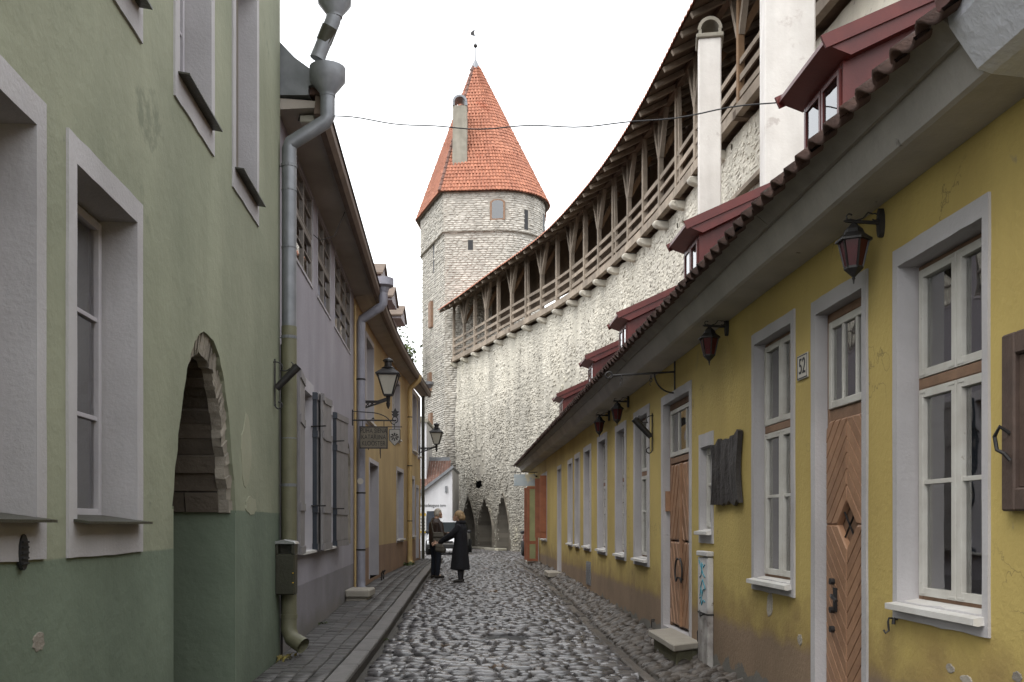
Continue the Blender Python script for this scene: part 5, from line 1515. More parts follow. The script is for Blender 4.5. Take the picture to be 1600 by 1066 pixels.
text('Nunnadetagune torn', .23, 'ink', wb, (-3.17 + 4.5, -.012, 2.42), (math.radians(90), 0, 0), 'RIGHT', sx=.68)
b = MB(); b.box(1.30, 1.40, -.06, .0, 3.05, 3.35); b.build('wall_lamp', 'zinc', wb)
po = thing('notice_board', 'narrow notice board with yellow bands on the white building', 'notice board', (-4.22, 45.93, 1.1))
b = MB(); b.box(-.22, .10, -.02, .02, 0, .95); b.build('board', 'poster_w', po)
b = MB(); b.box(-.22, .10, -.026, -.021, .82, .95); b.box(-.22, .10, -.026, -.021, .0, .1); b.build('band', 'poster_y', po)
b = MB()
for k in range(4): b.box(-.18, .06, -.026, -.021, .18 + k * .16, .22 + k * .16)
b.build('print_line', 'text_grey', po)
ph = thing('pale_house', 'sliver of a pale house glimpsed past the ochre house corner', 'house', (-5.2, 47.6, 0))
b = MB(); b.box(-2.5, .96, 0, 3.4, 0, 6.6); b.build('wall', 'white_wall', ph)
b = MB(); b.prism([(-2.6, 6.58), (1.05, 6.58), (1.05, 6.7), (-.8, 7.5)], 3.5, -.15); b.build('roof', 'grey_chimney', ph)

# ================================================================ cars
def car(label, loc, rz, paint):
    t = thing('parked_car', label, 'car', loc, rz, 'parked cars')
    # x = forward, y = left
    prof = [(-2.0, .30), (1.95, .28), (2.02, .5), (1.93, .70), (1.0, .90), (.95, .92), (-1.85, .95), (-2.05, .75)]
    b = MB(); b.prism(prof, -.82, .82, mp=lambda x, y, z: (x, y * (1 if abs(x) < 1.7 else .9), z)); body = b.build('body', paint, t, bevel=.06)
    cab = [(1.0, .90), (.35, 1.38), (.0, 1.45), (-1.2, 1.43), (-1.75, .95)]
    b = MB(); b.prism(cab, -.66, .66, mp=lambda x, y, z: (x, y * (1.12 if z < 1 else .9), z)); b.build('cabin', paint, t, bevel=.04)
    b = MB(); b.face([(1.0, -.66, .94), (1.0, .66, .94), (.42, .54, 1.36), (.42, -.54, 1.36)]); b.v = [(x + .03, y, z + .02) for x, y, z in b.v]; b.build('windscreen', 'car_glass', t)
    b = MB()
    for sy in (-1, 1):
        for a, c in ((.72, -.25), (-.32, -1.35)): b.face([(a, sy * .752, .97), (c, sy * .752, .97), (c + .08 if c < -1 else c, sy * .64, 1.36), (min(a, .3), sy * .64, 1.36)])
    b.build('side_windows', 'car_glass', t)
    for sy in (-1, 1):
        b = MB(); b.ell((1.9, sy * .58, .66), (.1, .19, .10)); b.build('headlight', 'headlight', t, smooth=True)
        b = MB(); b.ell((.55, sy * .9, .98), (.06, .10, .07)); b.build('wing_mirror', 'plastic', t, smooth=True)
        for x in (1.28, -1.3):
            w = MB(); w.v = []; pr_ = [(.2, -.1), (.29, -.1), (.315, -.06), (.315, .06), (.29, .1), (.2, .1)]
            w.lathe((0, 0, 0), pr_, 24); w.v = [(x + a, sy * .76 + c, .315 + d) for a, d, c in w.v]; wh = w.build('wheel', 'tyre', t, smooth=True)
            w = MB(); w.lathe((0, 0, 0), [(.2, -.085), (.2, .085), (.06, .1), (.02, .105)], 20); w.v = [(x + a, sy * .76 + c, .315 + d) for a, d, c in w.v]; w.build('rim', 'steel', wh, smooth=True)
    b = MB(); b.box(1.98, 2.06, -.78, .78, .30, .46); b.box(2.0, 2.07, -.35, .35, .52, .6); b.build('bumper', 'plastic', t, bevel=.02)
    return t
car('silver car with a dark windscreen parked behind the two people', (-2.72, 41.8, zg(42)), math.radians(-92), 'silver')
car('dark red car with one wheel showing past the far end of the yellow house', (1.38, 38.0, zg(38)), math.radians(96), 'car_red')

# ================================================================ left wall fittings
def left_frame(Y): 
    e = .05; d = Vector((left_x(Y + e) - left_x(Y - e), 2 * e, 0)).normalized(); n = Vector((d.y, -d.x, 0)); return (left_x(Y), Y), math.atan2(-n.x, n.y)
dp = thing('downpipe', 'tall downpipe at the green house corner, zinc above and olive below', 'downpipe', (-2.34, 10.08, .1))
def rel(o, pts): return [tuple(Vector(p) - Vector(o)) for p in pts]
O1 = (-2.34, 10.08, .1)
b = MB(); b.tube(rel(O1, [(-2.34, 10.08, 3.57), (-2.34, 10.08, 5.45), (-2.33, 10.08, 5.50), (-1.96, 10.1, 5.74), (-1.94, 10.1, 5.79), (-1.94, 10.1, 6.03)]), .076, 14); b.build('upper_pipe', 'zinc', dp, smooth=True)
b = MB(); b.tube(rel(O1, [(-2.34, 10.08, .50), (-2.34, 10.08, 3.58)]), .079, 14); b.build('lower_pipe', 'olive_pipe', dp, smooth=True)
b = MB(); b.tube(rel(O1, [(-2.34, 10.08, .52), (-2.34, 10.07, .40), (-2.30, 10.04, .31), (-2.17, 9.98, .24)]), [.083, .083, .083, .088], 14, cap=False); b.tube(rel(O1, [(-2.34, 10.08, .56), (-2.34, 10.08, .52)]), .088, 14); b.build('spout', 'olive_pipe', dp, smooth=True)
b = MB(); b.lathe(Vector((-1.94, 10.1, 6.0)) - Vector(O1), [(.08, 0), (.085, .04), (.185, .17), (.19, .30), (.178, .30), (.17, .2)], 18); b.build('hopper', 'zinc', dp, smooth=True)
b = MB()
for z in (3.45, 5.25, 1.9, .8): b.lathe(Vector((-2.34, 10.08, z)) - Vector(O1), [(.082, 0), (.085, .03)], 14); b.tube(rel(O1, [(-2.34, 10.08, z + .015), (-2.46, 10.08, z + .015)]), .007, 5)
for z in (1.3, 2.4, 4.4, 5.0): b.lathe(Vector((-2.34, 10.08, z)) - Vector(O1), [(.0805, 0), (.0815, .012)], 14)
b.build('clamp', 'zinc', dp)
b = MB(); b.tube(rel(O1, [(-2.43, 10.13, .12), (-2.43, 10.13, 3.4)]), .014, 6); b.build('conduit', 'iron', dp)
hp = thing('roof_hopper', 'zinc hopper and slanting pipe draining the high roof at upper left', 'roof hopper', (-1.83, 9.9, 6.85))
b = MB(); b.lathe((0, 0, -.12), [(.08, 0), (.085, .03), (.17, .14), (.175, .26), (.16, .26)], 18); b.build('bowl', 'zinc', hp, smooth=True)
b = MB(); b.tube([(0, 0, -.08), (-.02, 0, -.16), (-.16, .06, -.44), (-.19, .06, -.52)], [.078, .078, .076, .08], 14); b.build('pipe', 'zinc', hp, smooth=True)
b = MB(); b.tube([(-.05, .01, -.21), (-.12, .045, -.35)], .082, 14); b.build('sleeve', 'bin', hp, smooth=True)
b = MB(); b.prism([(-2.47, 6.62), (-2.30, 6.44), (-2.07, 6.27), (-1.98, 6.2), (-2.04, 6.15), (-2.15, 6.14), (-2.15, 6.04), (-2.47, 6.04)], 10.75, 10.14, mp=lambda x, y, z: (x, y, z)); world_part(b, 'gutter_box', 'zinc', lh)
fl = thing('floodlight', 'small beige floodlight under the eave above the downpipe', 'floodlight', (-2.22, 10.35, 5.92))
b = MB(); b.box(-.06, .10, -.05, .05, -.10, -.02); b.build('housing', 'camera_box', fl, bevel=.01)
b = MB(); b.tube([(0, 0, .08), (-.05, 0, .02), (-.08, .0, -.06), (-.02, 0, -.08)], .012, 6); b.build('bracket', 'iron', fl)
bn = thing('litter_bin', 'dark green litter bin with a steel lid strapped to the olive downpipe', 'bin', (-2.33, 9.93, .78))
b = MB(); b.box(-.10, .10, -.09, .06, 0, .42); b.build('body', 'bin', bn, bevel=.012)
b = MB(); b.box(-.10, -.07, -.09, .06, .42, .52); b.box(.07, .10, -.09, .06, .42, .52); b.box(-.07, .07, .03, .06, .42, .52); b.build('hood', 'bin', bn)
b = MB(); b.prism([(-.12, .52), (.12, .52), (.10, .55), (0, .57), (-.10, .55)], -.11, .08); b.build('lid', 'steel', bn, bevel=.006)
b = MB()
for z in (.12, .22): b.lathe((.085, -.094, z), [(.008, 0), (.008, .01)], 8)
b.build('lock', 'poster_y', bn)

def flag_holder(label, loc, rz):
    t = thing('flag_holder', label, 'flag holder', loc, rz, 'iron flag holders')
    b = MB(); b.box(-.012, .012, 0, .012, -.24, .24); b.build('wall_bar', 'iron', t)
    b = MB(); b.tube([(0, .02, -.06), (0, .24, .17)], [.036, .042], 12); b.build('socket', 'iron', t, smooth=True)
    b = MB(); pts = [(0, .012 + .05 * math.sin(a) * 1.4, .16 + .05 * math.cos(a)) for a in np.linspace(-.4, 2.4, 9)] + [(0, .12, .12), (0, .17, .15), (0, .19, .19), (0, .17, .21)]
    b.tube(pts, .007, 6); b.build('scroll', 'iron', t)
    b = MB(); b.tube([(0, .01, -.22)] + [(0, .045 + .035 * math.cos(a), -.23 + .035 * math.sin(a)) for a in np.linspace(3.4, 8, 12)], .008, 6); b.build('curl', 'iron', t)
    return t
flag_holder('black iron flag holder on the green house beside the downpipe', tuple(GW.P(-9.73 * GW.L, .01, 2.94)), GW.rz)
flag_holder('black iron flag holder on the yellow wall by a window', tuple(RW.P(12.16 * RW.L, .01, 2.67)), RW.rz)

# lilac pipe, stone block, conduit
O2 = (-2.93, 18.62, .12)
dp2 = thing('downpipe', 'lilac grey downpipe where the lilac house meets the ochre house', 'downpipe', O2)
b = MB(); b.tube(rel(O2, [(-2.93, 18.62, .36), (-2.93, 18.62, 5.42), (-2.92, 18.62, 5.48), (-2.52, 18.5, 5.70), (-2.48, 18.5, 5.76), (-2.48, 18.5, 6.02)]), .085, 14); b.build('pipe', 'lilac_pipe', dp2, smooth=True)
b = MB(); b.tube(rel(O2, [(-2.93, 18.62, .40), (-2.93, 18.6, .28), (-2.86, 18.57, .2), (-2.72, 18.5, .17)]), [.092, .092, .092, .098], 14, cap=False); b.build('spout', 'lilac_pipe', dp2, smooth=True)
b = MB(); b.lathe(Vector((-2.48, 18.5, 5.98)) - Vector(O2), [(.09, 0), (.12, .08), (.2, .12), (.2, .26), (.185, .26)], 16); b.build('hopper', 'lilac_pipe', dp2, smooth=True)
b = MB()
for z in (1.0, 2.1, 4.3): b.lathe(Vector((-2.93, 18.62, z)) - Vector(O2), [(.092, 0), (.094, .03)], 14)
b.build('clamp', 'iron', dp2)
b = MB(); b.tube([(0, .07, 1.95), (0, .10, 1.95)], .001, 4) if 0 else b.lathe((0, -.095, 2.22), [(.06, 0), (.06, .12)], 16); b.v = [(x, -.09 + (z - 2.22) * .05, 2.22 + (y + .095)) for x, y, z in b.v]; b.build('inspection_cap', 'plate', dp2)
b = MB(); b.tube(rel(O2, [(-3.0, 18.36, .15), (-3.0, 18.36, 5.7)]), .022, 6); b.build('conduit', 'ochre_pipe', dp2)
sb_ = MB(); sb_.box(-2.93, -2.55, 16.85, 17.5, .08, .22); sb_.box(-2.93, -2.50, 16.8, 17.55, .22, .36)
tag(sb_.build('stone_block', 'step', bevel=.025), 'low grey stone block against the lilac wall beside the downpipe foot', 'stone block')
O3 = (-3.15, 29.6, .2)
dp3 = thing('downpipe', 'ochre painted downpipe in the middle of the ochre facade', 'downpipe', O3)
b = MB(); b.tube(rel(O3, [(-3.15, 29.6, .5), (-3.15, 29.6, 5.62), (-3.14, 29.6, 5.7), (-2.86, 29.55, 5.95), (-2.84, 29.55, 6.1)]), .075, 12); b.build('pipe', 'ochre_pipe', dp3, smooth=True)
b = MB(); b.tube(rel(O3, [(-3.15, 29.6, .52), (-3.15, 29.58, .36), (-3.06, 29.5, .3)]), .09, 12); b.build('spout', 'ochre_pipe', dp3, smooth=True)
b = MB()
for z in (1.6, 3.3, 4.8): b.lathe(Vector((-3.15, 29.6, z)) - Vector(O3), [(.081, 0), (.083, .03)], 12)
b.build('clamp', 'iron', dp3)
O4 = (-3.16, 34.1, .2)
dp4 = thing('downpipe', 'thin dark downpipe at the far corner of the ochre house', 'downpipe', O4)
b = MB(); b.tube(rel(O4, [(-3.16, 34.1, .2), (-3.16, 34.1, 6.3)]), .06, 10); b.build('pipe', 'bin', dp4, smooth=True)
b = MB(); b.lathe(Vector((-2.95, 34.1, 6.35)) - Vector(O4), [(.08, 0), (.12, .08), (.17, .12), (.17, .22)], 14); b.build('hopper', 'zinc', dp4, smooth=True)
bs = thing('boot_scraper', 'black iron boot scraper by the dark doorway of the ochre house', 'boot scraper', (-2.98, 22.1, .17))
b = MB()
for y in (-.16, .16): b.tube([(0, y, 0), (0, y, .22), (.04, y, .28)], .018, 6); b.tube([(-.08, y, .01), (.08, y, .01)], .016, 6)
b.box(-.01, .01, -.16, .16, .13, .18); b.build('frame', 'iron', bs)

# street lanterns on brackets
def street_lantern():
    (x, y), rz = left_frame(19.2)
    t = thing('wall_lantern', 'large black street lantern on a bracket above the hanging sign', 'lantern', (x, y, 3.9), rz, 'black street lanterns')
    c = .63
    b = MB(); b.box(-.02, .02, 0, .03, -.14, .14); b.beam((0, .02, .06), (0, .42, .06), .035, .05); b.beam((0, .40, .05), (0, .60, .12), .05, .07); b.beam((0, .02, -.10), (0, .44, .04), .03, .03)
    for k in range(3):
        y0 = .06 + k * .09; h = .11 - k * .025
        b.beam((0, y0, .05), (0, y0 + .08, .06 - h), .02, .018); b.beam((0, y0, .05 - h), (0, y0 + .08, .05), .02, .018)
    b.tube([(0, .60, .02), (0, .60, .2)], [.03, .05], 8); b.lathe((0, .60, -.02), [(.008, -.06), (.035, 0), (.045, .06)], 10); b.build('bracket', 'iron', t)
    s0, s1, z0, z1 = .085, .20, .20, .60
    b = MB()
    for k in range(4):
        a = math.pi / 4 + k * math.pi / 2
        b.beam((s0 * 1.41 * math.cos(a), .60 + s0 * 1.41 * math.sin(a), z0), (s1 * 1.41 * math.cos(a), .60 + s1 * 1.41 * math.sin(a), z1), .022, .022)
    b.lathe((0, .60, z0 - .02), [(s0 * 1.5, 0), (s0 * 1.5, .03)], 4, rot=math.pi / 4); b.lathe((0, .60, z1 - .02), [(s1 * 1.52, 0), (s1 * 1.52, .035)], 4, rot=math.pi / 4)
    b.build('frame', 'iron', t)
    for k in range(4):
        a, a2 = math.pi / 4 + k * math.pi / 2, math.pi / 4 + (k + 1) * math.pi / 2; p = MB()
        f = lambda r_, a_, z: (r_ * 1.37 * math.cos(a_), .60 + r_ * 1.37 * math.sin(a_), z)
        p.face([f(s0, a, z0), f(s0, a2, z0), f(s1, a2, z1), f(s1, a, z1)]); p.build('pane', 'lamp_glass', t)
    b = MB(); b.lathe((0, .60, z1), [(s1 * 1.70, 0), (s1 * 1.66, .02), (s1 * .75, .12)], 4, rot=math.pi / 4); b.lathe((0, .60, z1 + .12), [(.13, 0), (.14, .02), (.08, .05), (.075, .14), (.11, .15), (.10, .18), (.03, .22)], 10); b.build('roof', 'iron', t)
    for k in range(4): a = math.pi / 4 + k * math.pi / 2
    return t
la = street_lantern()
(x, y), rz = left_frame(33.6)
copy_thing(la, 'smaller looking black lantern at the far corner of the ochre house', (x, y, 4.12), rz, 'black street lanterns')

# hanging convent sign
(x, y), rz = left_frame(18.1)
sg = thing('hanging_sign', 'weathered board sign lettered in three lines, hung from an iron bar', 'sign', (x, y, 3.47), rz)
b = MB(); b.beam((0, -.04, 0), (0, .83, 0), .02, .028); b.box(-.015, .015, -.0, .02, -.1, .2)
b.tube([(0, .0, .17), (0, .3, .15)] + [(0, .3 + .42 * math.sin(t), .15 - .21 * (1 - math.cos(t))) for t in np.linspace(0, 1.3, 10)] + [(0, .75, -.06), (0, .80, -.08)], .010, 6)
b.tube([(0, .80 + .07 * math.cos(a) * (1 - k * .04), .02 + .07 * math.sin(a) * (1 - k * .04)) for k, a in enumerate(np.linspace(-1.6, 5, 16))], .010, 6)
for yy in (.2, .60): b.tube([(0, yy, 0), (.008, yy, -.05), (0, yy, -.11)], .008, 5)
b.build('bracket', 'iron', sg)
b = MB(); b.prism([(.80, .06), (.76, .12), (.79, .13), (.75, .17), (.80, .18), (.83, .24), (.86, .18), (.91, .17), (.87, .13), (.90, .12), (.86, .06)], -.008, .008, mp=lambda a, y_, z: (y_, a - .02, z)); b.build('iron_flower', 'iron', sg)
b = MB(); b.prism([(.36, .02), (.40, .06), (.43, .02)], -.01, .01, mp=lambda a, y_, z: (y_, a, z)); b.build('iron_bird', 'iron', sg)
b = MB(); b.box(-.015, .015, .15, .66, -.53, -.12); bd = b.build('board', 'sign_board', sg, bevel=.004)
b = MB()
for q in ((.14, .67, -.135, -.115), (.14, .67, -.535, -.515), (.14, .16, -.535, -.115), (.65, .67, -.535, -.115)): b.box(-.02, .02, *q)
b.build('rim', 'iron', bd)
text('PÜHA SIENA\nKATARIINA\nKLOOSTER', .125, 'sign_text', bd, (.017, .405, -.32), (math.radians(90), 0, math.radians(90)), sx=.72, spacing=.95, ext=.003)
b = MB(); b.tube([(0, .53, -.53), (.0, .53, -.62), (0, .535, -.72)], [.012, .012, .006], 5); b.tube([(0, .31, -.53), (0, .31, -.56)], .008, 5); b.build('hook', 'iron', sg)
shp = [(.70, -.17), (.90, -.17), (.90, -.36), (.80, -.47), (.70, -.36)]
b = MB(); b.prism(shp, -.01, .01, mp=lambda a, y_, z: (y_, a, z)); sd = b.build('shield', 'shield', sg)
b = MB()
for p, q in zip(shp, shp[1:] + shp[:1]): b.tube([(.0, p[0], p[1]), (.0, q[0], q[1])], .012, 5)
b.tube([(0, .66, -.12), (0, .94, -.12)], .009, 5); b.tube([(0, .80, -.06), (0, .80, -.17)], .007, 5)
for k in range(8):
    a = k * math.pi / 4; b.tube([(.013, .80 + .02 * math.cos(a), -.31 + .02 * math.sin(a)), (.013, .80 + .075 * math.cos(a), -.31 + .075 * math.sin(a))], [.006, .016], 5)
b.build('emblem', 'sign_text', sd)

# ================================================================ right wall fittings
def red_lantern():
    t = thing('red_lantern', 'black lantern with dark red glass nearest on the yellow wall, above the tall door', 'lantern', tuple(RW.P(5.57 * RW.L, .0, 3.25)), RW.rz, 'red glass lanterns')
    c = .175
    b = MB(); b.prism([(.028 * math.cos(a) * (1 if abs(math.sin(a)) < .99 else .2), .085 * math.sin(a)) for a in np.linspace(0, 2 * math.pi, 14, endpoint=False)], 0, .03); b.build('back_plate', 'iron', t)
    b = MB(); b.tube([(0, .02, -.0), (0, .22, .008), (0, .235, .008)], [.012, .01, .004], 8); b.build('arm', 'iron', t)
    b = MB(); pts = [(0, .05 + .02 * math.cos(a) , .035 + .02 * math.sin(a)) for a in np.linspace(5.5, 1., 9)] + [(0, .09, .06), (0, .12, .025), (0, .16, .012), (0, .195, .018)] + [(0, .2 + .018 * math.cos(a), .032 + .018 * math.sin(a)) for a in np.linspace(-1.2, 2.6, 7)]
    b.tube(pts, .0045, 6); b.build('scroll', 'iron', t)
    b = MB(); b.lathe((0, c, -.10), [(.104, -.012), (.104, .0), (.06, .035), (.05, .06), (.02, .09), (.012, .10)], 6); b.build('roof', 'iron', t)
    z0, z1 = -.265, -.11; r0, r1 = .05, .085; b = MB()
    for k in range(6):
        a = k * math.pi / 3; b.beam((r0 * math.cos(a), c + r0 * math.sin(a), z0), (r1 * math.cos(a), c + r1 * math.sin(a), z1), .010, .010)
    b.lathe((0, c, z0), [(.008, -.052), (.03, -.03), (.055, -.005), (.055, .008)], 6); b.tube([(0, c, z0 - .045), (0, c, z0 - .06), (0, c, z0 - .065), (0, c, z0 - .09)], [.006, .011, .007, .003], 6); b.build('frame', 'iron', t)
    for k in range(6):
        a, a2 = k * math.pi / 3, (k + 1) * math.pi / 3; f = lambda r_, a_, z: (r_ * .97 * math.cos(a_), c + r_ * .97 * math.sin(a_), z)
        p = MB(); p.face([f(r0, a, z0), f(r0, a2, z0), f(r1, a2, z1), f(r1, a, z1)]); p.build('pane', 'red_glass', t)
    return t
rl = red_lantern()
for Yl, z, lb in ((8.78, 3.31, 'dark red glass lantern between the dark plaque and the numbered window'), (13.9, 3.28, 'dark red glass lantern just beyond the empty sign bracket, the nearer of two close together'), (15.67, 3.28, 'farthest dark red glass lantern along the yellow wall')):
    copy_thing(rl, lb, tuple(RW.P(Yl * RW.L, 0, z)), RW.rz, 'red glass lanterns')
eb = thing('sign_bracket', 'empty wrought iron sign bracket with hanging hooks on the yellow wall', 'sign bracket', tuple(RW.P(10.93 * RW.L, 0, 3.2)), RW.rz)
b = MB(); b.box(-.014, .014, 0, .014, -.22, .16); b.build('wall_bar', 'iron', eb)
b = MB(); b.tube([(0, .01, .04), (0, .74, -.01)], .012, 7); b.tube([(0, .74, -.01)] + [(0, .76 + .04 * math.cos(a), -.005 + .035 * math.sin(a)) for a in np.linspace(-1.5, 4.2, 12)], .011, 6); b.build('arm', 'iron', eb)
b = MB(); b.tube([(0, .02 + .22 * math.sin(a), -.2 + .22 * (1 - math.cos(a))) for a in np.linspace(0, 1.6, 10)], .010, 6); b.build('brace', 'iron', eb)
for yy in (.28, .62):
    b = MB()
    for k in range(2): b.tube([(.014 * math.sin(a) * (1 - k), yy + .014 * math.sin(a) * k, -.02 - k * .035 + .022 * math.cos(a)) for a in np.linspace(0, 2 * math.pi, 9)], .004, 5)
    b.tube([(0, yy, -.07), (0, yy + .015, -.10), (0, yy, -.12)], .004, 5); b.build('hook', 'iron', eb)
# bark-like bronze plaque
pq = MB(); nx, nz = 26, 30
x0, x1 = rx(8.28), rx(9.2)
def pl_pt(i_, j):
    t, q = i_ / nx, j / nz
    w = .5 + .04 * math.sin(q * 4) ; x = x0 + (x1 - x0) * (.5 + (t - .5) * (.86 + .14 * abs(2 * q - 1) ** 1.5))
    e = .05 * mnoise.noise((t * 7, 1, 0)) + .02 * mnoise.noise((t * 19, 2, 0))
    zb, zt = 1.69 + e, 2.26 + .05 * (1 - t) + .05 * mnoise.noise((t * 6, 5, 0))
    y = .04 + .012 * mnoise.noise((t * 9, q * 1.6, 3)) + .008 * mnoise.noise((t * 22, q * 3, 8)) + .015 * abs(2 * t - 1) ** 3
    return x, y, zb + (zt - zb) * q
for j in range(nz + 1):
    for i_ in range(nx + 1): pq.v.append(pl_pt(i_, j))
m_ = len(pq.v); pq.v += [(x, .012, z) for x, y, z in pq.v[:]]
for j in range(nz):
    for i_ in range(nx):
        q = j * (nx + 1) + i_; pq.f.append((q, q + 1, q + nx + 2, q + nx + 1)); pq.m.append(0)
        pq.f.append((m_ + q + nx + 1, m_ + q + nx + 2, m_ + q + 1, m_ + q)); pq.m.append(0)
for i_ in range(nx):
    for j in (0, nz): q = j * (nx + 1) + i_; pq.f.append((q, q + 1, m_ + q + 1, m_ + q)); pq.m.append(0)
for j in range(nz):
    for i_ in (0, nx): q = j * (nx + 1) + i_; pq.f.append((q, q + nx + 1, m_ + q + nx + 1, m_ + q)); pq.m.append(0)
po_ = pq.build('plaque', 'bronze', smooth=True); po_.location = RW.o; po_.rotation_euler = (0, 0, RW.rz)
tag(po_, 'dark bark-like bronze plaque with wavy edges on the yellow wall', 'plaque')
nY = RW.Y(1256); nz_ = RW.at(1256, 573)[1]
np_ = thing('house_number', 'small enamel house number plate reading 52 beside the chevron door', 'number plate', tuple(RW.P(nY * RW.L, .0, nz_)), RW.rz)
b = MB(); b.box(-.105, .105, .002, .012, -.09, .09); b.build('plate', 'plate', np_, bevel=.004)
b = MB(); bars(b, -.098, .098, -.083, .083, .008, .012, .014); b.build('rim', 'text_grey', np_)
text('52', .16, 'ink', np_, (0, .013, 0), (math.radians(90), 0, math.radians(180)), sx=.85)
# dark wooden hatch at the right edge
ha = thing('wooden_hatch', 'dark brown wooden hatch with panel and curled handle at the right edge', 'hatch', tuple(RW.P(3.9 * RW.L, 0, 1.56)), RW.rz)
hx0, hx1 = -.6, .375
b = MB(); bars(b, hx0, hx1, 0, .78, .10, .0, .05); b.build('frame', 'dark_wood', ha, bevel=.008)
for k in range(3):
    b = MB(); x0 = hx0 + .1 + k * (hx1 - hx0 - .2) / 3; b.box(x0 + .003, x0 + (hx1 - hx0 - .2) / 3 - .003, .0, .03, .1, .68); b.build('board', 'dark_wood', ha, bevel=.006)
b = MB(); b.box(hx0 + .18, hx1 - .17, .03, .045, .16, .5); b.build('panel', 'dark_wood', ha, bevel=.012)
b = MB(); b.tube([(hx1 - .07, .05, .34), (hx1 - .06, .09, .37), (hx1 - .02, .09, .33), (hx1 - .03, .085, .27), (hx1 - .08, .08, .25), (hx1 - .09, .06, .22)], .009, 6); b.build('handle', 'iron', ha)
# peeling meter column with graffiti
me_ = thing('meter_box', 'narrow peeling white meter column with teal graffiti against the yellow wall', 'meter box', tuple(RW.P(9.47 * RW.L, 0, .10)), RW.rz)
b = MB(); b.box(-.19, .19, .0, .06, .0, 1.08); b.build('casing', 'meter', me_, bevel=.008)
b = MB(); b.box(-.20, .20, .0, .075, 1.09, 1.14); b.build('lid', 'meter', me_, bevel=.008)
b = MB(); b.box(-.195, .195, .0, .063, .52, .535); b.tube([(-.1, .065, .53), (.0, .085, .50), (.1, .065, .54)], .008, 5); b.build('strap', 'iron', me_)
b = MB(); r_ = random.Random(2)
for k in range(5):
    zc = 1.0 - k * .09; pts = [(.1 - .05 * j + r_.uniform(-.03, .03), .0615, zc + r_.uniform(-.05, .05)) for j in range(5)]; b.tube(pts, .0065, 4)
b.build('graffiti', 'teal', me_)
# iron hooks on the wall
def hook(label, u, v, L):
    Y = RW.Y(u); z = RW.at(u, v)[1]; t = MB(); t.tube([(0, 0, 0), (0, .03, .0), (0, .035, -.02), (0, .03, -L), (0, .05, -L - .015), (.02, .05, -L)], .006, 6); t.tube([(-.04, .0, .0), (-.04, .02, .0), (-.045, .025, -.03)], .010, 6)
    o = t.build('wall_hook', 'iron', loc=RW.P(Y * RW.L, 0, z)); o.rotation_euler = (0, 0, RW.rz); tag(o, label, 'hook', 'iron wall hooks')
hook('small iron hook on the yellow wall below the nearest window', 1397, 966, .07)
hook('thin iron hook low on the wall beside the meter column', 1095, 985, .16)
hook('iron hook low on the wall left of the landing step', 1022, 968, .10)
# landing steps
ls = thing('landing_step', 'pale stone landing on a mossy base below the double door', 'step', tuple(RW.P(10.2 * RW.L, 0, 0)), RW.rz)
b = MB(); b.prism([(-.46, .0), (.90, .0), (.68, .32), (-.70, .34), (-.52, .12)], .24, .31, mp=lambda x, y, z: (x, z, y)); b.build('slab', 'step', ls, bevel=.01)
b = MB(); b.prism([(-.42, .0), (.85, .0), (.62, .27), (-.60, .29), (-.46, .1)], .0, .235, mp=lambda x, y, z: (x, z, y)); b.build('base', 'step_base', ls, bevel=.012)
for Yc, lb, z in ((23.5, 'low stone slab step below the grey side door', .36), (30.4, 'stone slab step under the orange doorway', .36)):
    b = MB(); b.box(-.55, .55, 0, .34, -.12, .0)
    o = b.build('door_step', 'step', loc=RW.P(Yc * RW.L, 0, z), bevel=.012); o.rotation_euler = (0, 0, RW.rz); tag(o, lb, 'step')
# faded blue hanging sign
bl = thing('blue_sign', 'faded pale blue hanging sign board at the far end of the yellow house', 'sign', tuple(RW.P(30.2 * RW.L, 0, 2.9)), RW.rz)
b = MB(); b.box(-.015, .015, .06, .74, -.18, .18); b.build('board', 'blue_sign', bl, bevel=.004)
b = MB(); b.tube([(0, 0, .25), (0, .85, .25)], .012, 6); b.tube([(0, .1, .25), (0, .1, .18)], .008, 5); b.tube([(0, .7, .25), (0, .7, .18)], .008, 5); b.tube([(0, 0, .12), (0, .06, .12)], .03, 6); b.build('bracket', 'iron', bl)

# overhead cable
b = MB(); A_, B_ = Vector((-1.90, 10.1, 5.80)), Vector((2.62, 8.3, 5.22)); pts = []
for k in range(41):
    t = k / 40; p = A_.lerp(B_, t); p.z -= 4 * .20 * t * (1 - t) - .012 * math.sin(t * 31) - .01 * math.sin(t * 17); pts.append(p)
b.tube(pts, .0065, 5, cap=False); tag(b.build('overhead_cable', 'plastic'), 'thin black cable slung across the street from eave to dormer', 'cable')
b = MB(); b.tube([(-2.36, 13.6, 5.95), (-2.46, 13.3, 5.5), (-2.6, 13.0, 5.35), (-2.68, 12.85, 5.4)], .006, 5); tag(b.build('drooping_cable', 'plastic'), 'short drooping cable from the lilac eave to the wall', 'cable')

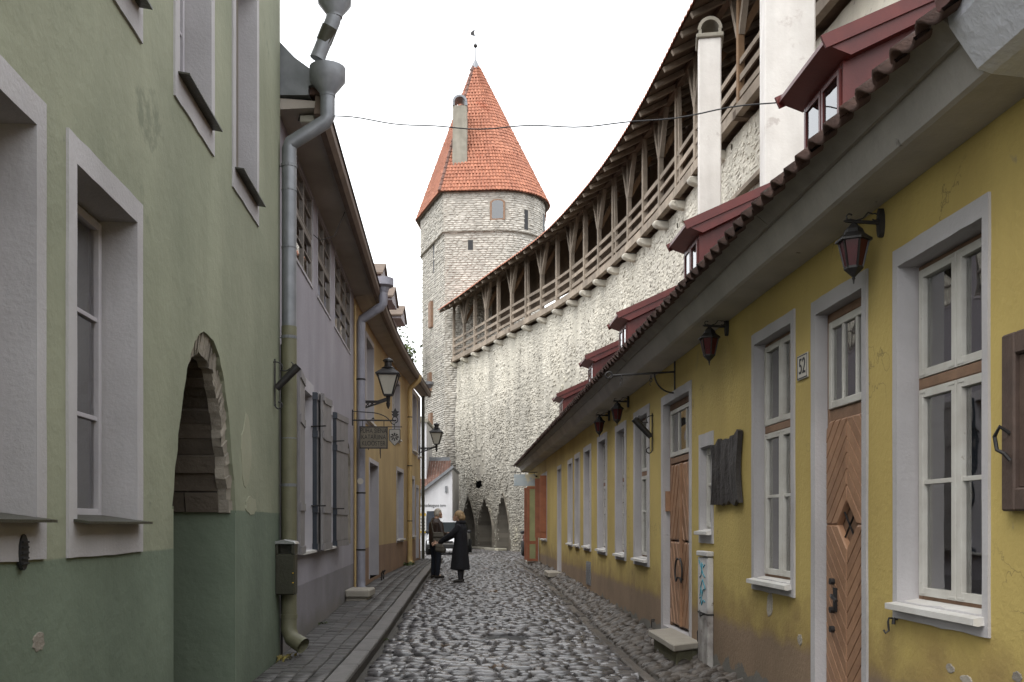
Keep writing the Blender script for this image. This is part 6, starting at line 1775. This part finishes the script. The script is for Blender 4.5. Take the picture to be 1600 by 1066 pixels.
# ================================================================ chipped plaster
def chip(W, parent, u, v, wpx, hpx, m, seed):
    r = random.Random(seed); x, z = W.at(u, v); Y = W.Y(u); sx = abs(W.at(u + wpx, v)[0] - x); sz = hpx * Y / FP; pts = []
    for k in range(18):
        a = 2 * math.pi * k / 18; q = r.uniform(.78, 1.05); pts.append((x + sx * q * math.cos(a), z + sz * q * math.sin(a)))
    b = MB(); b.prism(pts, -.002, .004, inset=.003); b.build('bare_patch', m, parent)
for a in ((60, 1003, 10, 17, 1), (385, 705, 8, 60, 2), (392, 790, 9, 16, 3)): chip(GW, gh, a[0], a[1], a[2], a[3], 'rough_stone' if a[4] in (1, 9) else 'green_patch', a[4])
for a in ((1203, 945, 5, 22, 4), (1485, 1045, 7, 8, 5), (1510, 1062, 10, 8, 6), (1590, 1058, 9, 10, 7), (1250, 1000, 4, 10, 8)): chip(RW, yh, a[0], a[1], a[2], a[3], 'rough_stone', a[4])

# ================================================================ plants
def tuft(label, loc, n, h, m, seed):
    r = random.Random(seed); b = MB()
    for k in range(n):
        a = r.uniform(0, 6.28); L = h * r.uniform(.5, 1); w = L * r.uniform(.12, .25); o_ = Vector((r.gauss(0, h * .5), r.gauss(0, h * .9), 0)); d = Vector((math.cos(a), math.sin(a), 0)); s_ = Vector((-d.y, d.x, 0))
        p1, p2 = o_ + d * L * .35 + Vector((0, 0, L * .6)), o_ + d * L * .8 + Vector((0, 0, L * r.uniform(.5, .9)))
        b.face([o_ - s_ * w * .3, o_ + s_ * w * .3, p1 + s_ * w, p1 - s_ * w]); b.face([p1 - s_ * w, p1 + s_ * w, p2])
    o = b.build('weed', m, loc=loc); tag(o, label, 'weed', 'weeds along the walls'); return o
tuft('yellow green weed at the foot of the olive downpipe', (-2.36, 9.9, zg(10) + .09), 30, .10, 'leaf_y', 1)
tuft('small green weed at the base of the ochre downpipe', (-3.12, 28.9, zg(29) + .09), 40, .18, 'leaf', 2)
tuft('tiny weed in the joint below the lilac wall', (-2.64, 13.4, zg(13) + .09), 22, .07, 'leaf', 3)
tuft('weed growing by the stone block under the lilac downpipe', (-2.82, 18.0, zg(18) + .09), 24, .09, 'leaf_y', 4)
tuft('small weed in the gutter beneath the kerb', (kerb_x(12.4) + .03, 12.4, zg(12.4) - .0), 16, .05, 'leaf', 6)
tr = thing('tree', 'leafy tree showing just above the ochre roof behind the dormers', 'tree', (-6.72, 56, 0))
b = MB(); b.tube([(0, 0, 0), (.1, 0, 5), (0, .1, 9), (.15, 0, 12)], [.3, .24, .15, .05], 8)
for k in range(6): a = k * 1.05; b.tube([(0, 0, 8 + k * .5), (.8 * math.cos(a), .8 * math.sin(a), 10 + k * .4)], [.08, .02], 5)
b.build('trunk', 'bark', tr)
b = MB(); r_ = random.Random(8); cl = [(r_.gauss(0, .4), r_.gauss(0, .5), 10.9 + r_.gauss(0, .7)) for k in range(26)]
for k in range(1500):
    c = Vector(r_.choice(cl)) + Vector((r_.gauss(0, .28), r_.gauss(0, .28), r_.gauss(0, .24))); d = Vector((r_.gauss(0, 1), r_.gauss(0, 1), r_.gauss(0, 1))).normalized(); e = d.orthogonal().normalized(); L = r_.uniform(.09, .17)
    b.face([c - d * L, c + e * L * .5, c + d * L, c - e * L * .5])
b.build('crown', 'leaf', tr)

# ================================================================ people
def blob(name, m, parent, voxel, tubes=(), ells=(), smooth_it=4):
    b = MB()
    for pts, r_ in tubes: b.tube(pts, r_, 12)
    for c, r_ in ells: b.ell(c, r_, 16, 10)
    o = b.build(name, m, parent)
    md = o.modifiers.new('union', 'REMESH'); md.mode = 'VOXEL'; md.voxel_size = voxel; md.use_smooth_shade = True
    sm = o.modifiers.new('soften', 'SMOOTH'); sm.factor = .5; sm.iterations = smooth_it
    return o
def limb(*p): return ([q[:3] for q in p], [q[3] for q in p])
def hand(w, fwd, side):
    """palm and five bent fingers from wrist w, pointing along fwd, thumb towards side"""
    w, f, s_ = Vector(w), Vector(fwd).normalized(), Vector(side).normalized(); dn = f.cross(s_)
    if dn.z > 0: dn = -dn
    out = [([w, w + f * .05, w + f * .085], [.026, .035, .03])]
    for k, L in enumerate((.068, .078, .074, .058)):
        o = w + f * .08 + s_ * (.026 - k * .018); out.append(([o - f * .02, o + f * L * .5, o + f * L * .85 + dn * .018, o + f * L + dn * .04], [.010, .0095, .009, .007]))
    o = w + f * .03 + s_ * .028; out.append(([o, o + f * .03 + s_ * .022, o + f * .062 + s_ * .02 + dn * .01], [.012, .011, .008]))
    return out
def face_bits(hc, f, s_, parent_tubes, ells):
    hc, f, s_ = Vector(hc), Vector(f), Vector(s_)
    ells += [(hc, (.078, .092, .118))] if abs(f.y) > abs(f.x) else [(hc, (.092, .078, .118))]
    parent_tubes += [([hc + f * .08 + Vector((0, 0, .012)), hc + f * .108 + Vector((0, 0, -.028))], [.012, .017])]      # nose
    for e in (-1, 1): ells += [(hc + s_ * .08 * e + Vector((0, 0, -.01)), (.018, .018, .032)), (hc + f * .084 + s_ * .03 * e + Vector((0, 0, .012)), (.012, .012, .009))]
    ells += [(hc + f * .07 + Vector((0, 0, -.07)), (.045, .045, .04))]
    parent_tubes += [([hc + f * .086 + s_ * .025 + Vector((0, 0, -.06)), hc + f * .094 + Vector((0, 0, -.06)), hc + f * .086 - s_ * .025 + Vector((0, 0, -.06))], [.006, .008, .006])]

def man():
    t = thing('person', 'standing person in brown leather jacket and dark trousers, back half turned, by the kerb', 'person', (-1.93, 24.2, zg(24.2) + camber(24.2, -1.93) + .01), math.radians(36), 'people talking in the street')
    # local: +x forward (to the right and away), +y left
    B = lambda l: [limb((.0, .10 * l, .10, .045), (.02, .10 * l, .30, .055), (.035, .10 * l, .50, .062), (.02, .10 * l, .75, .085), (0, .085 * l, .93, .10))]
    tubes = B(1) + B(-1) + [limb((0, 0, .90, .13), (.0, 0, 1.08, .135), (.01, 0, 1.28, .15), (.02, 0, 1.42, .11), (.03, 0, 1.50, .056), (.05, 0, 1.58, .05))]
    arms = []
    for l, wr in ((1, (.36, .10, 1.10)), (-1, (.33, -.16, 1.06))): arms.append(limb((.01, .19 * l, 1.40, .058), (.04, .235 * l, 1.13, .045), (*wr, .030)))
    ells = []; tubes += arms + hand((.36, .10, 1.10), (.9, -.3, .05), (0, -.5, 1)) + hand((.33, -.16, 1.06), (.9, .3, .05), (0, .5, 1)); face_bits((.085, 0, 1.635), (1, 0, -.25), (0, 1, 0), tubes, ells)
    for l in (1, -1): tubes.append(limb((-.05, .10 * l, .05, .04), (.06, .105 * l, .045, .042), (.16, .115 * l, .03, .03)))
    blob('body', 'skin', t, .009, tubes, ells)
    J = [limb((.0, 0, .86, .165), (.0, 0, 1.0, .172), (.0, 0, 1.2, .168), (.01, 0, 1.36, .165), (.02, 0, 1.44, .13), (.03, 0, 1.50, .075)), limb((.0, .09, .86, .12), (0, .10, 1.1, .12), (.005, .12, 1.34, .115), (.01, .12, 1.40, .09)), limb((.0, -.09, .86, .12), (0, -.10, 1.1, .12), (.005, -.12, 1.34, .115), (.01, -.12, 1.40, .09))]
    for l, wr in ((1, (.34, .11, 1.10)), (-1, (.31, -.17, 1.06))): J.append(limb((.01, .17 * l, 1.40, .082), (.03, .215 * l, 1.27, .078), (.03, .245 * l, 1.13, .072), ((.03 + wr[0]) / 2, (.245 * l + wr[1]) / 2, 1.10, .062), (*wr, .05)))
    blob('jacket', 'leather', t, .014, J)
    T = [limb((-.01, .10 * l, .06, .058), (.0, .10 * l, .25, .070), (.025, .10 * l, .50, .078), (.01, .10 * l, .75, .10), (0, .085 * l, .92, .118)) for l in (1, -1)] + [limb((0, -.06, .90, .13), (0, .06, .90, .13))]
    blob('trousers', 'trousers', t, .014, T)
    for l in (1, -1): blob('shoe', 'shoe', t, .01, [limb((-.07, .10 * l, .045, .042), (.05, .105 * l, .04, .045), (.15, .113 * l, .035, .04), (.19, .116 * l, .032, .025))])
    blob('hair', 'hair_grey', t, .009, [], [((.07, 0, 1.665), (.098, .086, .10)), ((.045, 0, 1.62), (.075, .083, .085))])
    bag = thing('shoulder_bag', 'olive shoulder bag hanging at the hip of the person in the brown jacket', 'bag', tuple(t.location), t.rotation_euler.z)
    blob('pouch', 'bag', bag, .012, [limb((-.20, -.20, .96, .05), (.06, -.30, .96, .05)), limb((-.20, -.20, 1.06, .055), (.06, -.30, 1.06, .055)), limb((-.19, -.20, 1.12, .045), (.05, -.29, 1.12, .045)), limb((-.19, -.20, .9, .04), (.05, -.29, .9, .04))])
    b = MB(); b.tube([(-.17, -.19, 1.12), (-.165, -.12, 1.25), (-.13, -.02, 1.40), (-.07, .08, 1.49), (.0, .10, 1.515), (.08, .09, 1.47), (.16, .0, 1.36), (.16, -.1, 1.25), (.10, -.24, 1.14)], .014, 6); b.build('strap', 'bag', bag, smooth=True)
def woman():
    t = thing('person', 'standing person with blond hair in a long dark coat reaching out to the left', 'person', (-1.19, 22.3, zg(22.3) + camber(22.3, -1.19) + .01), math.radians(172), 'people talking in the street')
    tubes = []
    for l in (1, -1): tubes.append(limb((0, .085 * l, .10, .040), (.0, .085 * l, .30, .055), (.02, .085 * l, .46, .055), (.01, .085 * l, .70, .08), (0, .075 * l, .88, .10))); tubes.append(limb((-.05, .085 * l, .05, .035), (.05, .09 * l, .04, .036), (.14, .095 * l, .03, .026)))
    tubes += [limb((0, 0, .86, .13), (.0, 0, 1.02, .115), (.01, 0, 1.2, .125), (.015, 0, 1.34, .10), (.025, 0, 1.41, .05), (.045, 0, 1.48, .045))]
    ells = []
    wr = {1: (.52, .10, .90), -1: (.56, -.08, .93)}
    for l in (1, -1): tubes.append(limb((.01, .17 * l, 1.32, .05), (.18, .20 * l, 1.12, .042), (*wr[l], .028))); tubes += hand(wr[l], (.9, -.1 * l, -.15), (0, -.6 * l, .8))
    face_bits((.07, 0, 1.535), (1, 0, -.1), (0, 1, 0), tubes, ells); blob('body', 'skin', t, .009, tubes, ells)
    C = [limb((.02, 0, .30, .205), (.01, 0, .50, .195), (.0, 0, .75, .185), (.0, 0, .95, .165), (.0, 0, 1.10, .155), (.01, 0, 1.25, .155), (.02, 0, 1.36, .12), (.02, 0, 1.43, .085)), limb((.10, .0, .29, .155), (.06, 0, .8, .13)), limb((-.07, .0, .29, .15), (-.04, 0, .8, .13))]
    for s_ in (1, -1): C += [limb((0, .10 * s_, .30, .15), (0, .09 * s_, .9, .11), (.005, .10 * s_, 1.24, .105), (.01, .10 * s_, 1.33, .08))]; C.append(limb((.01, .15 * s_, 1.32, .078), (.09, .185 * s_, 1.21, .074), (.19, .20 * s_, 1.11, .070), (.36, .15 * s_, 1.01, .062), (wr[s_][0] - .03, wr[s_][1], wr[s_][2] + .01, .052)))
    blob('coat', 'coat', t, .014, C)
    b = blob('collar', 'coat', t, .012, [limb((-.08, .0, 1.40, .05), (-.02, .09, 1.40, .05), (.07, .06, 1.37, .04)), limb((-.08, .0, 1.40, .05), (-.02, -.09, 1.40, .05), (.07, -.06, 1.37, .04))])
    for l in (1, -1):
        blob('stocking', 'stocking', t, .012, [limb((0, .085 * l, .08, .047), (.0, .085 * l, .22, .060), (0, .085 * l, .40, .064))])
        blob('shoe', 'shoe', t, .01, [limb((-.06, .085 * l, .05, .040), (.04, .09 * l, .04, .042), (.13, .094 * l, .032, .036), (.16, .096 * l, .03, .022))])
    blob('hair', 'hair_blond', t, .010, [limb((-.03, .06, 1.56, .045), (-.03, .075, 1.47, .045)), limb((-.03, -.06, 1.56, .045), (-.03, -.075, 1.47, .045))], [((.035, 0, 1.575), (.115, .105, .105)), ((-.02, 0, 1.51), (.09, .10, .10))])
    hb = thing('handbag', 'soft olive handbag held out by the person in the long dark coat', 'bag', tuple(t.location), t.rotation_euler.z)
    blob('pouch', 'bag', hb, .012, [limb((.36, .16, .80, .055), (.56, .12, .84, .055)), limb((.33, .17, .74, .06), (.56, .12, .77, .06)), limb((.40, .15, .86, .035), (.55, .12, .88, .035))])
    b = MB(); b.tube([(.40, .15, .86), (.46, .13, .93), (.54, .11, .96), (.58, .11, .88), (.55, .12, .84)], .009, 6); b.build('handle', 'bag', hb)
man(); woman()
